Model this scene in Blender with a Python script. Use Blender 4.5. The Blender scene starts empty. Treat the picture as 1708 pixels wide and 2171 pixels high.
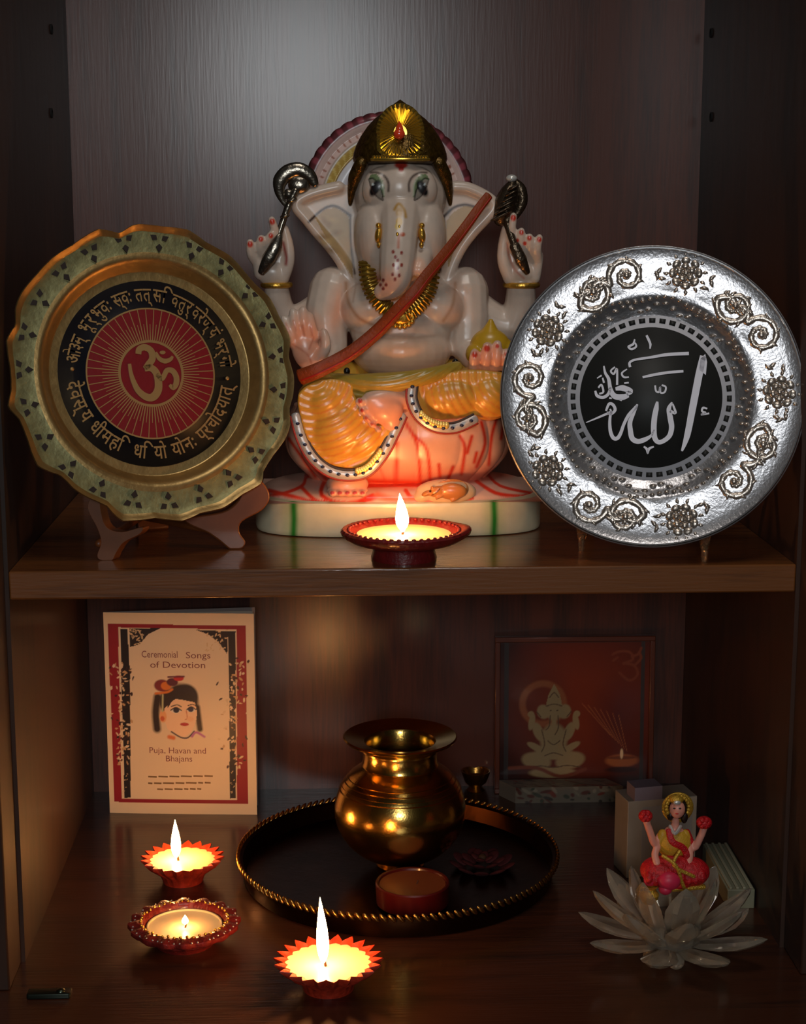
import bpy, math, random
import numpy as np
from mathutils import Vector, Matrix, noise
random.seed(7)
PI = math.pi
sc = bpy.context.scene
COL = sc.collection
CM = 0.01                                   # everything below is written in centimetres
sc.view_settings.view_transform = 'Standard'
sc.view_settings.look = 'None'
sc.view_settings.gamma = 1
sc.view_settings.use_curve_mapping = False
sc.view_settings.exposure = 0

# ------------------------------------------------------------------ camera
FPX = 3500.0
PITCH, YAW = math.radians(10.5), math.radians(2.5)
CAM = Vector((0, -110, 22.2))
FWD = Vector((math.sin(YAW)*math.cos(PITCH), math.cos(YAW)*math.cos(PITCH), -math.sin(PITCH)))
RGT = Vector((math.cos(YAW), -math.sin(YAW), 0))
UPV = RGT.cross(FWD)
cd = bpy.data.cameras.new('camera'); cam = bpy.data.objects.new('camera', cd); COL.objects.link(cam)
cd.sensor_fit = 'HORIZONTAL'; cd.sensor_width = 36; cd.lens = 36*FPX/1708
cd.clip_start = .05; cd.clip_end = 30
cam.location = CAM*CM
cam.rotation_euler = Matrix((RGT, UPV, -FWD)).transposed().to_euler()
sc.camera = cam

def ray(px, py): return FWD + RGT*((px-854)/FPX) + UPV*((1085.5-py)/FPX)
def P(px, py, y):                            # the point of the place seen at a pixel, on the upright plane y
    d = ray(px, py); return CAM + d*((y-CAM.y)/d.y)
def G(px, py, z):                            # the same on the level plane z
    d = ray(px, py); return CAM + d*((z-CAM.z)/d.z)
def K(p): return FPX/((Vector(p)-CAM).dot(FWD))
ZF = -25.8                                   # cabinet floor; the shelf top is z = 0
YB = 22.0                                    # back panel
XL, XR = -20.0, 29.2

def lin(c):
    if isinstance(c, (int, float)): c = (c, c, c)
    return tuple((v/255/12.92 if v/255 <= .04045 else ((v/255+.055)/1.055)**2.4) for v in c)

# ------------------------------------------------------------------ materials
MATS = {}
def mat(name, c, rough=.5, metal=0, coat=0, coat_rough=.1, emit=None, estr=0, trans=0, ior=1.5, bump=0, bscale=300,
        vcol=False, var=0, vscale=60, sss=0, spec=.5, alpha=1, stretch=(1,1,1)):
    if name in MATS: return MATS[name]
    m = bpy.data.materials.new(name); m.use_nodes = True
    nt = m.node_tree; N = nt.nodes; L = nt.links
    b = N['Principled BSDF']
    col = lin(c)
    b.inputs['Base Color'].default_value = (*col, 1)
    b.inputs['Roughness'].default_value = rough
    b.inputs['Metallic'].default_value = metal
    b.inputs['Coat Weight'].default_value = coat
    b.inputs['Coat Roughness'].default_value = coat_rough
    b.inputs['Transmission Weight'].default_value = trans
    b.inputs['IOR'].default_value = ior
    b.inputs['Specular IOR Level'].default_value = spec
    if sss:
        b.inputs['Subsurface Weight'].default_value = sss
        b.inputs['Subsurface Radius'].default_value = (1, .6, .4)
        b.inputs['Subsurface Scale'].default_value = .004
    if emit is not None:
        b.inputs['Emission Color'].default_value = (*emit, 1); b.inputs['Emission Strength'].default_value = estr
    tc = N.new('ShaderNodeTexCoord'); mp = N.new('ShaderNodeMapping'); mp.inputs['Scale'].default_value = stretch
    L.new(tc.outputs['Object'], mp.inputs[0])
    src = None
    if vcol:
        a = N.new('ShaderNodeAttribute'); a.attribute_name = 'Col'; src = a.outputs['Color']
    if var:
        nz = N.new('ShaderNodeTexNoise'); nz.inputs['Scale'].default_value = vscale; nz.inputs['Detail'].default_value = 4
        L.new(mp.outputs[0], nz.inputs[0])
        mr = N.new('ShaderNodeMapRange'); mr.inputs[3].default_value = 1-var; mr.inputs[4].default_value = 1+var
        mr.inputs[1].default_value = .3; mr.inputs[2].default_value = .7
        L.new(nz.outputs[0], mr.inputs[0])
        mx = N.new('ShaderNodeVectorMath'); mx.operation = 'SCALE'
        if src: L.new(src, mx.inputs[0])
        else: mx.inputs[0].default_value = col
        L.new(mr.outputs[0], mx.inputs['Scale']); src = mx.outputs[0]
    if src: L.new(src, b.inputs['Base Color'])
    if bump:
        nz = N.new('ShaderNodeTexNoise'); nz.inputs['Scale'].default_value = bscale; nz.inputs['Detail'].default_value = 3
        L.new(mp.outputs[0], nz.inputs[0])
        bp = N.new('ShaderNodeBump'); bp.inputs['Strength'].default_value = bump; bp.inputs['Distance'].default_value = .001
        L.new(nz.outputs[0], bp.inputs['Height']); L.new(bp.outputs[0], b.inputs['Normal'])
    MATS[name] = m
    return m

def wood(name, dark, light, grain, coat=.5, coat_rough=.25, rough=.5, bstr=.25):
    m = bpy.data.materials.new(name); m.use_nodes = True
    nt = m.node_tree; N = nt.nodes; L = nt.links; b = N['Principled BSDF']
    tc = N.new('ShaderNodeTexCoord'); mp = N.new('ShaderNodeMapping'); mp.inputs['Scale'].default_value = grain
    L.new(tc.outputs['Object'], mp.inputs[0])
    n1 = N.new('ShaderNodeTexNoise'); n1.inputs['Scale'].default_value = 9; n1.inputs['Detail'].default_value = 8; n1.inputs['Roughness'].default_value = .6
    n1.inputs['Distortion'].default_value = .6
    L.new(mp.outputs[0], n1.inputs[0])
    n2 = N.new('ShaderNodeTexNoise'); n2.inputs['Scale'].default_value = 90; n2.inputs['Detail'].default_value = 4
    L.new(mp.outputs[0], n2.inputs[0])
    n3 = N.new('ShaderNodeTexNoise'); n3.inputs['Scale'].default_value = 5; n3.inputs['Detail'].default_value = 2
    L.new(tc.outputs['Object'], n3.inputs[0])
    add = N.new('ShaderNodeMath'); add.operation = 'MULTIPLY_ADD'; add.inputs[1].default_value = .45
    L.new(n2.outputs[0], add.inputs[0]); L.new(n1.outputs[0], add.inputs[2])
    a2 = N.new('ShaderNodeMath'); a2.operation = 'MULTIPLY_ADD'; a2.inputs[1].default_value = .5
    L.new(n3.outputs[0], a2.inputs[0]); L.new(add.outputs[0], a2.inputs[2])
    cr = N.new('ShaderNodeValToRGB')
    cr.color_ramp.elements[0].position = .68; cr.color_ramp.elements[0].color = (*lin(dark), 1)
    cr.color_ramp.elements[1].position = 1.25 if False else 1.0; cr.color_ramp.elements[1].color = (*lin(light), 1)
    L.new(a2.outputs[0], cr.inputs[0]); L.new(cr.outputs[0], b.inputs['Base Color'])
    b.inputs['Roughness'].default_value = rough
    b.inputs['Coat Weight'].default_value = coat; b.inputs['Coat Roughness'].default_value = coat_rough
    bp = N.new('ShaderNodeBump'); bp.inputs['Strength'].default_value = bstr; bp.inputs['Distance'].default_value = .0006
    L.new(n2.outputs[0], bp.inputs['Height']); L.new(bp.outputs[0], b.inputs['Normal'])
    L.new(bp.outputs[0], b.inputs['Coat Normal'])
    return m

# ------------------------------------------------------------------ mesh builder
class MB:
    def __init__(s): s.v = []; s.f = []; s.m = []; s.mi = 0
    def add(s, vs, fs):
        o = len(s.v); s.v += [tuple(v) for v in vs]
        s.f += [tuple(i+o for i in f) for f in fs]; s.m += [s.mi]*len(fs)
        return s
def ident(u, v, w): return Vector((u, v, w))
def zrot(a, o=(0,0,0)):
    o = Vector(o); ca, sa = math.cos(a), math.sin(a)
    return lambda u, v, w: Vector((o.x+u*ca-v*sa, o.y+u*sa+v*ca, o.z+w))
def box(mb, lo, hi, f=ident):
    x0,y0,z0 = lo; x1,y1,z1 = hi
    vs = [f(x,y,z) for z in (z0,z1) for (x,y) in ((x0,y0),(x1,y0),(x1,y1),(x0,y1))]
    mb.add(vs, [(3,2,1,0),(4,5,6,7),(0,1,5,4),(1,2,6,5),(2,3,7,6),(3,0,4,7)])
def rbox(mb, lo, hi, r, f=ident, n=4):
    """rounded upright box: rounded corners in plan and an eased top and bottom edge"""
    cx, cy = (lo[0]+hi[0])/2, (lo[1]+hi[1])/2
    def ring(ins, z):
        out = []
        for (qx, qy, a0) in ((1,1,0),(-1,1,PI/2),(-1,-1,PI),(1,-1,3*PI/2)):
            for k in range(n+1):
                a = a0+PI/2*k/n; rr = max(r-ins, 1e-3)
                out.append(f(cx+qx*((hi[0]-lo[0])/2-r)+math.cos(a)*rr, cy+qy*((hi[1]-lo[1])/2-r)+math.sin(a)*rr, z))
        return out
    e = min(r*.5, (hi[2]-lo[2])*.3)
    rings = [ring(e, lo[2]), ring(0, lo[2]+e), ring(0, hi[2]-e), ring(e*.3, hi[2]-e*.3), ring(e, hi[2])]
    vs = sum(rings, []); c = len(rings[0]); fs = []
    for i in range(len(rings)-1):
        for j in range(c): fs.append((i*c+j, i*c+(j+1)%c, (i+1)*c+(j+1)%c, (i+1)*c+j))
    fs.append(tuple(range(c-1, -1, -1))); fs.append(tuple((len(rings)-1)*c+j for j in range(c)))
    mb.add(vs, fs)
def ell(mb, c, r, R=None, seg=24, rings=14):
    c = Vector(c)
    if isinstance(r, (int, float)): r = (r, r, r)
    vs = []; fs = []
    def pt(x, y, z):
        v = Vector((x*r[0], y*r[1], z*r[2]))
        return c+(R @ v if R else v)
    vs.append(pt(0,0,-1))
    for i in range(1, rings):
        a = -PI/2+PI*i/rings
        for j in range(seg):
            b = 2*PI*j/seg; vs.append(pt(math.cos(a)*math.cos(b), math.cos(a)*math.sin(b), math.sin(a)))
    vs.append(pt(0,0,1)); n = len(vs)-1
    for j in range(seg):
        fs.append((0, 1+(j+1)%seg, 1+j)); fs.append((n, n-seg+j, n-seg+(j+1)%seg))
    for i in range(rings-2):
        for j in range(seg):
            a = 1+i*seg; fs.append((a+j, a+(j+1)%seg, a+seg+(j+1)%seg, a+seg+j))
    mb.add(vs, fs)
def smooth(pts, n=6, closed=False):
    pts = [tuple(p) for p in pts]; out = []; N = len(pts)
    rng = range(N if closed else N-1)
    for i in rng:
        if closed: p0,p1,p2,p3 = pts[i-1],pts[i],pts[(i+1)%N],pts[(i+2)%N]
        else: p0,p1,p2,p3 = pts[max(i-1,0)],pts[i],pts[i+1],pts[min(i+2,N-1)]
        for k in range(n):
            t = k/n
            out.append(tuple(.5*(2*b+(c-a)*t+(2*a-5*b+4*c-d)*t*t+(3*b-a-3*c+d)*t**3) for a,b,c,d in zip(p0,p1,p2,p3)))
    if not closed: out.append(pts[-1])
    return out
def tube(mb, pts, radii, seg=14, flat=None, up=Vector((0,1,0)), caps=True):
    """round (or flattened: flat=(across, along up)) tube with domed ends"""
    pts = [Vector(p) for p in pts]
    if isinstance(radii, (int, float)): radii = [radii]*len(pts)
    if caps:
        d0 = (pts[0]-pts[1]).normalized(); d1 = (pts[-1]-pts[-2]).normalized()
        fk = (flat[1] if flat else 1)
        pre, post = [], []
        for a in (85, 60, 30):
            a = math.radians(a)
            pre.append((pts[0]+d0*radii[0]*fk*math.sin(a), radii[0]*math.cos(a)))
        for a in (30, 60, 85):
            a = math.radians(a)
            post.append((pts[-1]+d1*radii[-1]*fk*math.sin(a), radii[-1]*math.cos(a)))
        radii = [r for _, r in pre]+list(radii)+[r for _, r in post]
        pts = [p for p, _ in pre]+pts+[p for p, _ in post]
    n = len(pts); vs = []; fs = []
    t = (pts[1]-pts[0]).normalized()
    ref = Vector(up) if abs(t.dot(up)) < .95 else Vector((1,0,.1))
    for i in range(n):
        t = (pts[min(i+1,n-1)]-pts[max(i-1,0)]).normalized()
        side = t.cross(ref)
        if side.length < 1e-4: side = t.orthogonal()
        side.normalize(); upn = side.cross(t).normalized()
        if not flat: ref = upn
        a, b = (flat if flat else (1,1))
        for j in range(seg):
            q = 2*PI*j/seg
            vs.append(pts[i]+side*(math.cos(q)*radii[i]*a)+upn*(math.sin(q)*radii[i]*b))
    for i in range(n-1):
        for j in range(seg): fs.append((i*seg+j, (i+1)*seg+j, (i+1)*seg+(j+1)%seg, i*seg+(j+1)%seg))
    fs.append(tuple(range(seg))); fs.append(tuple(n*seg-1-j for j in range(seg)))
    mb.add(vs, fs)
def lathe(mb, prof, f=ident, seg=64, mod=None, close=True, mats=None):
    """prof: (r, z) from the outer bottom round to the inner; mod(theta, i, r, z) -> (r, z)"""
    vs = []; fs = []; n = len(prof)
    for i, (r, z) in enumerate(prof):
        for j in range(seg):
            t = 2*PI*j/seg
            rr, zz = mod(t, i, r, z) if mod else (r, z)
            vs.append(f(rr*math.cos(t), rr*math.sin(t), zz))
    for i in range(n-1):
        for j in range(seg): fs.append((i*seg+j, i*seg+(j+1)%seg, (i+1)*seg+(j+1)%seg, (i+1)*seg+j))
    if close:
        fs.append(tuple(range(seg-1, -1, -1))); fs.append(tuple((n-1)*seg+j for j in range(seg)))
    mb.add(vs, fs)
def prism(mb, poly, f, w0, w1, inset=0):
    """outline given in (u, v), from depth w0 to w1"""
    n = len(poly)
    vs = [f(u, v, w0) for u, v in poly]+[f(u, v, w1) for u, v in poly]
    fs = [tuple(range(n-1, -1, -1)), tuple(range(n, 2*n))]
    for i in range(n): fs.append((i, (i+1)%n, n+(i+1)%n, n+i))
    mb.add(vs, fs)
def strip(mb, pts, widths, f, w0, w1, taper=True):
    """a brush stroke: a ribbon along 2-D points with a width at each"""
    if isinstance(widths, (int, float)): widths = [widths]*len(pts)
    n = len(pts); L, R = [], []
    for i in range(n):
        a = Vector(pts[max(i-1,0)]); b = Vector(pts[min(i+1,n-1)]); d = b-a
        if d.length < 1e-6: d = Vector((1,0))
        d.normalize(); nn = Vector((-d.y, d.x)); p = Vector(pts[i])
        L.append(p+nn*widths[i]/2); R.append(p-nn*widths[i]/2)
    vs = []; fs = []
    for q in (L, R):
        for w in (w0, w1):
            vs += [f(p.x, p.y, w) for p in q]
    # order: L0 L1 R0 R1
    for i in range(n-1):
        fs.append((n+i, n+i+1, 3*n+i+1, 3*n+i)); fs.append((i, i+1, n+i+1, n+i)); fs.append((2*n+i+1, 2*n+i, 3*n+i, 3*n+i+1))
    fs.append((0, n, 3*n, 2*n)); fs.append((n-1, 2*n-1+0, 4*n-1, 3*n-1))
    mb.add(vs, fs)
def disc(mb, cu, cv, r, f, w0, w1, seg=24, ry=None, rot=0):
    ry = ry or r; c, s = math.cos(rot), math.sin(rot)
    prism(mb, [(cu+r*math.cos(t)*c-ry*math.sin(t)*s, cv+r*math.cos(t)*s+ry*math.sin(t)*c) for t in [2*PI*k/seg for k in range(seg)]], f, w0, w1)

def to_mesh(name, mb, mats):
    me = bpy.data.meshes.new(name)
    me.from_pydata([(v[0]*CM, v[1]*CM, v[2]*CM) for v in mb.v], [], mb.f)
    for m in (mats if isinstance(mats, (list, tuple)) else [mats]): me.materials.append(m)
    me.polygons.foreach_set('material_index', mb.m)
    me.update()
    return me
def fixnormals(me):
    import bmesh
    b = bmesh.new(); b.from_mesh(me); bmesh.ops.recalc_face_normals(b, faces=b.faces); b.to_mesh(me); b.free()
def rename(o, name): o.name = name
ORG = {}
def link(name, me, parent=None, origin=None, sharp=35, recalc=True):
    """one mesh object; the mesh is in world centimetres, origin is where the object's own origin sits"""
    if recalc: fixnormals(me)
    o = bpy.data.objects.new(name, me); COL.objects.link(o)
    org = Vector(origin) if origin is not None else (ORG[parent.name] if parent else Vector((0,0,0)))
    me.transform(Matrix.Translation(-org*CM))
    me.shade_smooth()
    if sharp: me.set_sharp_from_angle(angle=math.radians(sharp))
    ORG[o.name] = org
    if parent: o.parent = parent; o.location = (org-ORG[parent.name])*CM
    else: o.location = org*CM
    return o
def obj(name, mb, mats, parent=None, origin=None, sharp=35, recalc=True, bevel=0):
    o = link(name, to_mesh(name, mb, mats), parent, origin, sharp, recalc)
    if bevel:
        b = o.modifiers.new('bevel', 'BEVEL'); b.width = bevel*CM; b.segments = 2; b.limit_method = 'ANGLE'; b.angle_limit = math.radians(40)
    return o
def thing(name, label, cat, loc, group=None):
    o = bpy.data.objects.new(name, None); COL.objects.link(o); o.location = Vector(loc)*CM; o.empty_display_size = .02
    ORG[o.name] = Vector(loc); return tag(o, label, cat, group)
def tag(o, label, cat, group=None):
    o['label'] = label; o['category'] = cat
    if group: o['group'] = group
    return o
def struct(o): o['kind'] = 'structure'; return o
def lab(o, t): o['label'] = t; return o

def blend(mb, voxel, it=4, factor=.5):
    """melt overlapping solids into one continuous skin"""
    me = to_mesh('tmp', mb, MATS['_tmp']); fixnormals(me)
    o = bpy.data.objects.new('tmp', me); COL.objects.link(o)
    r = o.modifiers.new('r', 'REMESH'); r.mode = 'VOXEL'; r.voxel_size = voxel*CM; r.adaptivity = 0
    if it:
        s = o.modifiers.new('s', 'SMOOTH'); s.factor = factor; s.iterations = it
    dg = bpy.context.evaluated_depsgraph_get(); dg.update()
    out = bpy.data.meshes.new_from_object(o.evaluated_get(dg))
    bpy.data.objects.remove(o); out.materials.clear()
    return out
mat('_tmp', 128)
def coords(me):
    a = np.empty(len(me.vertices)*3); me.vertices.foreach_get('co', a); return a.reshape(-1, 3)/CM
def setco(me, a): me.vertices.foreach_set('co', (a*CM).ravel()); me.update()
def normals(me):
    a = np.empty(len(me.vertices)*3, dtype=np.float32); me.vertex_normals.foreach_get('vector', a); return a.reshape(-1, 3)
def setcol(me, c):
    at = me.color_attributes.new('Col', 'FLOAT_COLOR', 'POINT')
    a = np.ones((len(me.vertices), 4), dtype=np.float32); a[:, :3] = c; at.data.foreach_set('color', a.ravel())

class Paint:
    """pigment laid on a list of (u, v) spots, each mark with a shape of its own"""
    def __init__(s, u, v, base): s.u, s.v = u, v; s.c = np.tile(np.array(lin(base)), (len(u), 1)); s.mask = 1.0
    def put(s, a, col):
        a = (np.clip(a, 0, 1)*s.mask)[:, None]; s.c = s.c*(1-a)+np.array(lin(col))*a
    def ell(s, cx, cy, rx, ry, col, rot=0, soft=.15, op=1):
        c, n = math.cos(rot), math.sin(rot); x = s.u-cx; y = s.v-cy
        d = np.sqrt(((x*c+y*n)/rx)**2+((-x*n+y*c)/ry)**2); s.put((1+soft/2-d)/soft*op, col)
    def ring(s, cx, cy, r, w, col, soft=.5):
        d = np.abs(np.hypot(s.u-cx, s.v-cy)-r); s.put((w/2+soft-d)/soft, col)
    def line(s, pts, w, col, soft=None, op=1, sm=4):
        if sm and len(pts) > 2: pts = smooth(pts, sm)
        soft = soft or w*.4; d = np.full(len(s.u), 1e9)
        for (x0,y0),(x1,y1) in zip(pts[:-1], pts[1:]):
            dx, dy = x1-x0, y1-y0; L = dx*dx+dy*dy+1e-9
            t = np.clip(((s.u-x0)*dx+(s.v-y0)*dy)/L, 0, 1)
            d = np.minimum(d, np.hypot(s.u-x0-t*dx, s.v-y0-t*dy))
        s.put((w/2+soft/2-d)/soft*op, col)
    def rect(s, x0, y0, x1, y1, col, soft=1e-3):
        a = np.minimum(np.minimum(s.u-x0, x1-s.u), np.minimum(s.v-y0, y1-s.v)); s.put(a/soft+.5, col)
    def poly(s, pts, col):
        ins = np.zeros(len(s.u), bool); n = len(pts)
        for i in range(n):
            x0,y0 = pts[i]; x1,y1 = pts[(i+1)%n]
            if y0 == y1: continue
            c = (y0 > s.v) != (y1 > s.v)
            ins ^= c & (s.u < (x1-x0)*(s.v-y0)/(y1-y0)+x0)
        s.put(ins.astype(float), col)
def grid(name, f, nu, nv, u0, u1, v0, v1):
    us = np.linspace(u0, u1, nu); vs = np.linspace(v0, v1, nv)
    V = [f(u, v) for v in vs for u in us]
    F = [(j*nu+i, j*nu+i+1, (j+1)*nu+i+1, (j+1)*nu+i) for j in range(nv-1) for i in range(nu-1)]
    mb = MB(); mb.add(V, F); U, W = np.meshgrid(us, vs)
    return mb, U.ravel(), W.ravel()
_txt = {}
def text_geo(s, bold=0):
    if s in _txt: return _txt[s]
    c = bpy.data.curves.new('t', 'FONT'); c.body = s; c.size = 1; c.resolution_u = 3; c.offset = bold
    o = bpy.data.objects.new('t', c); COL.objects.link(o)
    dg = bpy.context.evaluated_depsgraph_get(); dg.update()
    me = bpy.data.meshes.new_from_object(o.evaluated_get(dg))
    vs = [v.co.copy() for v in me.vertices]; fs = [tuple(p.vertices) for p in me.polygons]
    bpy.data.objects.remove(o); bpy.data.curves.remove(c); bpy.data.meshes.remove(me)
    _txt[s] = (vs, fs); return vs, fs
def put_text(mb, s, x, y, size, f, w, align='C', width=None):
    vs, fs = text_geo(s)
    if not vs: return
    x0 = min(v.x for v in vs); x1 = max(v.x for v in vs)
    sx = size if width is None else width/(x1-x0)
    o = {'C': -(x0+x1)/2, 'L': -x0}[align]
    mb.add([f(x+(v.x+o)*sx, y+v.y*size, w) for v in vs], fs)

# ------------------------------------------------------------------ the cabinet
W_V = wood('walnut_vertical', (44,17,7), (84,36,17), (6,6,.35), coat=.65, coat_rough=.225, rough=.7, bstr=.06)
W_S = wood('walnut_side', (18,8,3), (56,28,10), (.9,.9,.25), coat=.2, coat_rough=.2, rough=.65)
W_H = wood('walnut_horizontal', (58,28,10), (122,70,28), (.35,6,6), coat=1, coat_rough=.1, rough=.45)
W_F = wood('walnut_floor', (30,12,5), (64,30,12), (.35,6,6), coat=.8, coat_rough=.16, rough=.45)
dark = mat('dark_hole', 8, rough=.9)
ZT = 70
YF = -24
mb = MB(); box(mb, (XL, YB, ZF-2), (XR, YB+1.5, ZT)); struct(obj('wall_back', mb, W_V))
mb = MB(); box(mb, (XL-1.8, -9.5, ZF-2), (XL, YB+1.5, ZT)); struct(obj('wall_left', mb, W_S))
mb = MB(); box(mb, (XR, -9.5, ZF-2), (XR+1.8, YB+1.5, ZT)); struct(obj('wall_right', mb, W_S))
mb = MB(); box(mb, (XL-1.8, -9.5, ZT), (XR+1.8, YB+1.5, ZT+2)); struct(obj('ceiling', mb, W_F))
mb = MB(); box(mb, (XL-6, YF, ZF-2), (XR+6, YB+1.5, ZF)); struct(obj('floor', mb, W_F))
# the face frame the doors close against, set a little outward of the side panels
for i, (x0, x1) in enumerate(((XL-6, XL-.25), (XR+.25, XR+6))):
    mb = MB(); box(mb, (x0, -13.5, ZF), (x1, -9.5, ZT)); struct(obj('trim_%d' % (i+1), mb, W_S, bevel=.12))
mb = MB(); box(mb, (XL, -9.5, -1.8), (XR, YB, 0))
tag(obj('cabinet_shelf', mb, W_H, origin=(XL, -9.5, 0), bevel=.12), 'dark glossy wooden shelf between the upper and the lower bay', 'shelf')
# shelf peg sockets in the two side panels
for (px, py, side, lb) in ((1508,70,1,'small dark peg socket high on the right side panel'),(1508,248,1,'small dark peg socket on the right side panel, the lower one'),
        (108,62,0,'small dark peg socket high on the left side panel'),(108,240,0,'small dark peg socket on the left side panel, the lower one')):
    x = XR if side else XL
    p = ray(px, py); t = (x-CAM.x)/p.x; q = CAM+p*t; s = -1 if side else 1
    mb = MB(); lathe(mb, [(.36,0),(.36,.1),(.24,.1),(.24,.02),(.01,.02)], lambda u,v,w: Vector((x+s*w, q.y+u, q.z+v)), 20, close=False)
    tag(obj('peg_socket', mb, dark, origin=(x, q.y, q.z)), lb, 'peg socket', 'shelf peg sockets')
# ------------------------------------------------------------------ oil lamps and candles
clay = mat('red_clay', (176,48,24), rough=.45, coat=.4, bump=.5, bscale=500, var=.25, vscale=250)
clay_dk = mat('dark_red_clay', (120,26,20), rough=.5, coat=.3, bump=.6, bscale=500, var=.3, vscale=250)
waxm = mat('wax', (250,225,170), rough=.35, sss=.3)
wickm = mat('charred_wick', (60,30,15), rough=.9)
def flame_mat(name, s):
    return mat(name, (255,200,120), emit=(1,.43,.13), estr=s)
fl_big = flame_mat('flame_tall', 150); fl_mid = flame_mat('flame_shelf', 160); fl_small = flame_mat('flame_small', 110)
gold_bead = mat('gilt_beads', (240,190,90), rough=.3, metal=1)
silver_bead = mat('glitter', (225,215,205), rough=.3, metal=.8)
def flame(parent, base, h, r, lean, m, name='flame'):
    mb = MB(); prof = [(0,.35),(.08,.72),(.2,.97),(.33,1),(.5,.86),(.68,.6),(.84,.32),(.95,.12),(1,.03)]
    pts = [Vector(base)+Vector((lean*(t**1.5)*h, 0, t*h)) for t, _ in prof]
    tube(mb, pts, [r*q for _, q in prof], 16, up=Vector((0,1,0)), caps=True)
    return obj(name, mb, m, parent, sharp=0)
def wick(parent, base, tip, r=.08):
    mb = MB(); b, t = Vector(base), Vector(tip); mid = (b+t)/2+Vector((.03,0,.05))
    tube(mb, smooth([b, mid, t], 4), r, 8); return obj('wick', mb, wickm, parent)

# the flower-shaped clay lamps on the cabinet floor
def petal_lamp(px, py, rb, rt, h, teeth, wpx, fh, fr, lean, label, m):
    c = G(px, py, ZF); t = thing('oil_lamp', label, 'oil lamp', c, 'flower shaped oil lamps')
    F = zrot(.1, c)
    def mod(th, i, r, z):
        a = (0,0,.25,.7,1,1,.85,.55,.2)[i] if i < 9 else 0
        tt = abs(math.asin(math.sin(teeth*th/2))*2/PI)
        return r*(1-a*.2*(1-tt)+a*.03), z+a*.12*(tt-.5)
    mb = MB(); lathe(mb, [(rb,0),(rb*1.02,.15),(rb*1.15,h*.35),(rt*.86,h*.72),(rt,h),(rt*.985,h+.06),(rt*.88,h-.1),(rt*.78,h-.22),(rt*.6,h-.3),(.01,h-.32)], F, teeth*6, mod)
    obj('bowl', mb, m, t, sharp=60)
    mb = MB(); lathe(mb, [(rt*.80,h-.25),(rt*.81,h-.17),(rt*.5,h-.16),(.01,h-.17)], F, 48, close=False)
    lathe(mb, [(rt*.80,h-.27),(.01,h-.3)], F, 48, close=False)
    obj('wax', mb, waxm, t)
    q = G(*wpx, ZF+h-.16)
    wick(t, q-Vector((0,0,.1)), q+Vector((-.12,0,.42)))
    flame(t, q+Vector((-.14,.0,.33)), fh, fr, lean, fl_big)
    return c
petal_lamp(388, 1866, 1.45, 2.95, 1.75, 20, (378,1824), 2.75, .36, -.01, 'red clay lamp with scalloped rim and tall flame, in front of the booklet', clay)
petal_lamp(696, 2093, 1.6, 3.35, 1.85, 22, (690,2048), 4.2, .38, -.04, 'red clay lamp with saw-toothed rim and the longest flame, nearest the viewer', clay)

# the studded lamp with the nearly spent tea light
c = G(392, 1998, ZF); t = thing('oil_lamp', 'dark red studded clay lamp holding a nearly spent tea light', 'oil lamp', c)
F = zrot(0, c)
mb = MB(); lathe(mb, [(1.9,0),(2.0,.2),(2.5,.7),(3.3,1.0),(3.62,1.25),(3.6,1.5),(3.1,1.62),(2.75,1.6),(2.6,1.3),(2.5,.6),(.01,.6)], F, 96,
    lambda th,i,r,z: (r*(1+(.035*math.sin(16*th) if 2 <= i <= 6 else 0)), z+(.07*math.sin(16*th) if i in (4,5,6) else 0)))
obj('bowl', mb, clay_dk, t, sharp=60)
mb = MB()
for k in range(44):
    a = 2*PI*k/44; ell(mb, F(2.86*math.cos(a), 2.86*math.sin(a), 1.66+.05*math.sin(16*a)), .1, seg=8, rings=6)
lab(obj('rim_beads', mb, gold_bead, t), 'ring of small gilt beads')
mb = MB()
for k in range(56):
    a = 2*PI*k/56; rr = 3.4+.12*math.sin(k*2.3); ell(mb, F(rr*math.cos(a), rr*math.sin(a), 1.52+.05*math.sin(16*a)), .075, seg=8, rings=6)
lab(obj('glitter_dots', mb, silver_bead, t), 'pale glitter dots')
mb = MB(); lathe(mb, [(2.45,.6),(2.48,1.28),(2.4,1.28),(2.38,1.16),(1.4,1.1),(.01,1.12)], F, 48); obj('wax', mb, waxm, t)
q = F(.06,-.15,1.12); wick(t, q, q+Vector((.05,0,.35)), .06)
flame(t, q+Vector((0,0,.28)), .6, .22, .0, fl_small)
c2 = c

# the lamp on the shelf, before the statue
c = G(856, 1183, 0); t = thing('oil_lamp', 'footed red clay lamp burning on the shelf before the elephant-headed statue', 'oil lamp', c)
F = zrot(0, c)
def mod(th, i, r, z):
    s = max(0, math.cos(th))**14 if i >= 4 and i <= 9 else 0        # the little spout
    return r+s*.28+(.03*math.sin(40*th) if i in (5,6,7) else 0), z+s*.12
mb = MB(); lathe(mb, [(2.1,0),(2.12,.1),(2.0,.5),(2.05,.95),(3.4,1.15),(3.95,1.5),(4.05,1.78),(3.92,1.92),(3.6,1.85),(3.0,1.55),(2.2,1.32),(.01,1.3)], F, 120, mod)
obj('bowl', mb, mat('maroon_clay', (118,22,24), rough=.4, coat=.5, bump=.4, bscale=450, var=.2, vscale=250), t, sharp=60)
mb = MB()
for k in range(48):
    a = 2*PI*k/48; ell(mb, F(3.55*math.cos(a), 3.55*math.sin(a), 1.86), (.14,.14,.09), seg=8, rings=6)
obj('rim_beads', mb, MATS['maroon_clay'], t)
mb = MB(); lathe(mb, [(3.0,1.5),(3.02,1.62),(1.5,1.6),(.01,1.6)], F, 48, close=False); lathe(mb, [(3.0,1.5),(.01,1.45)], F, 48, close=False); obj('wax', mb, waxm, t)
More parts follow.
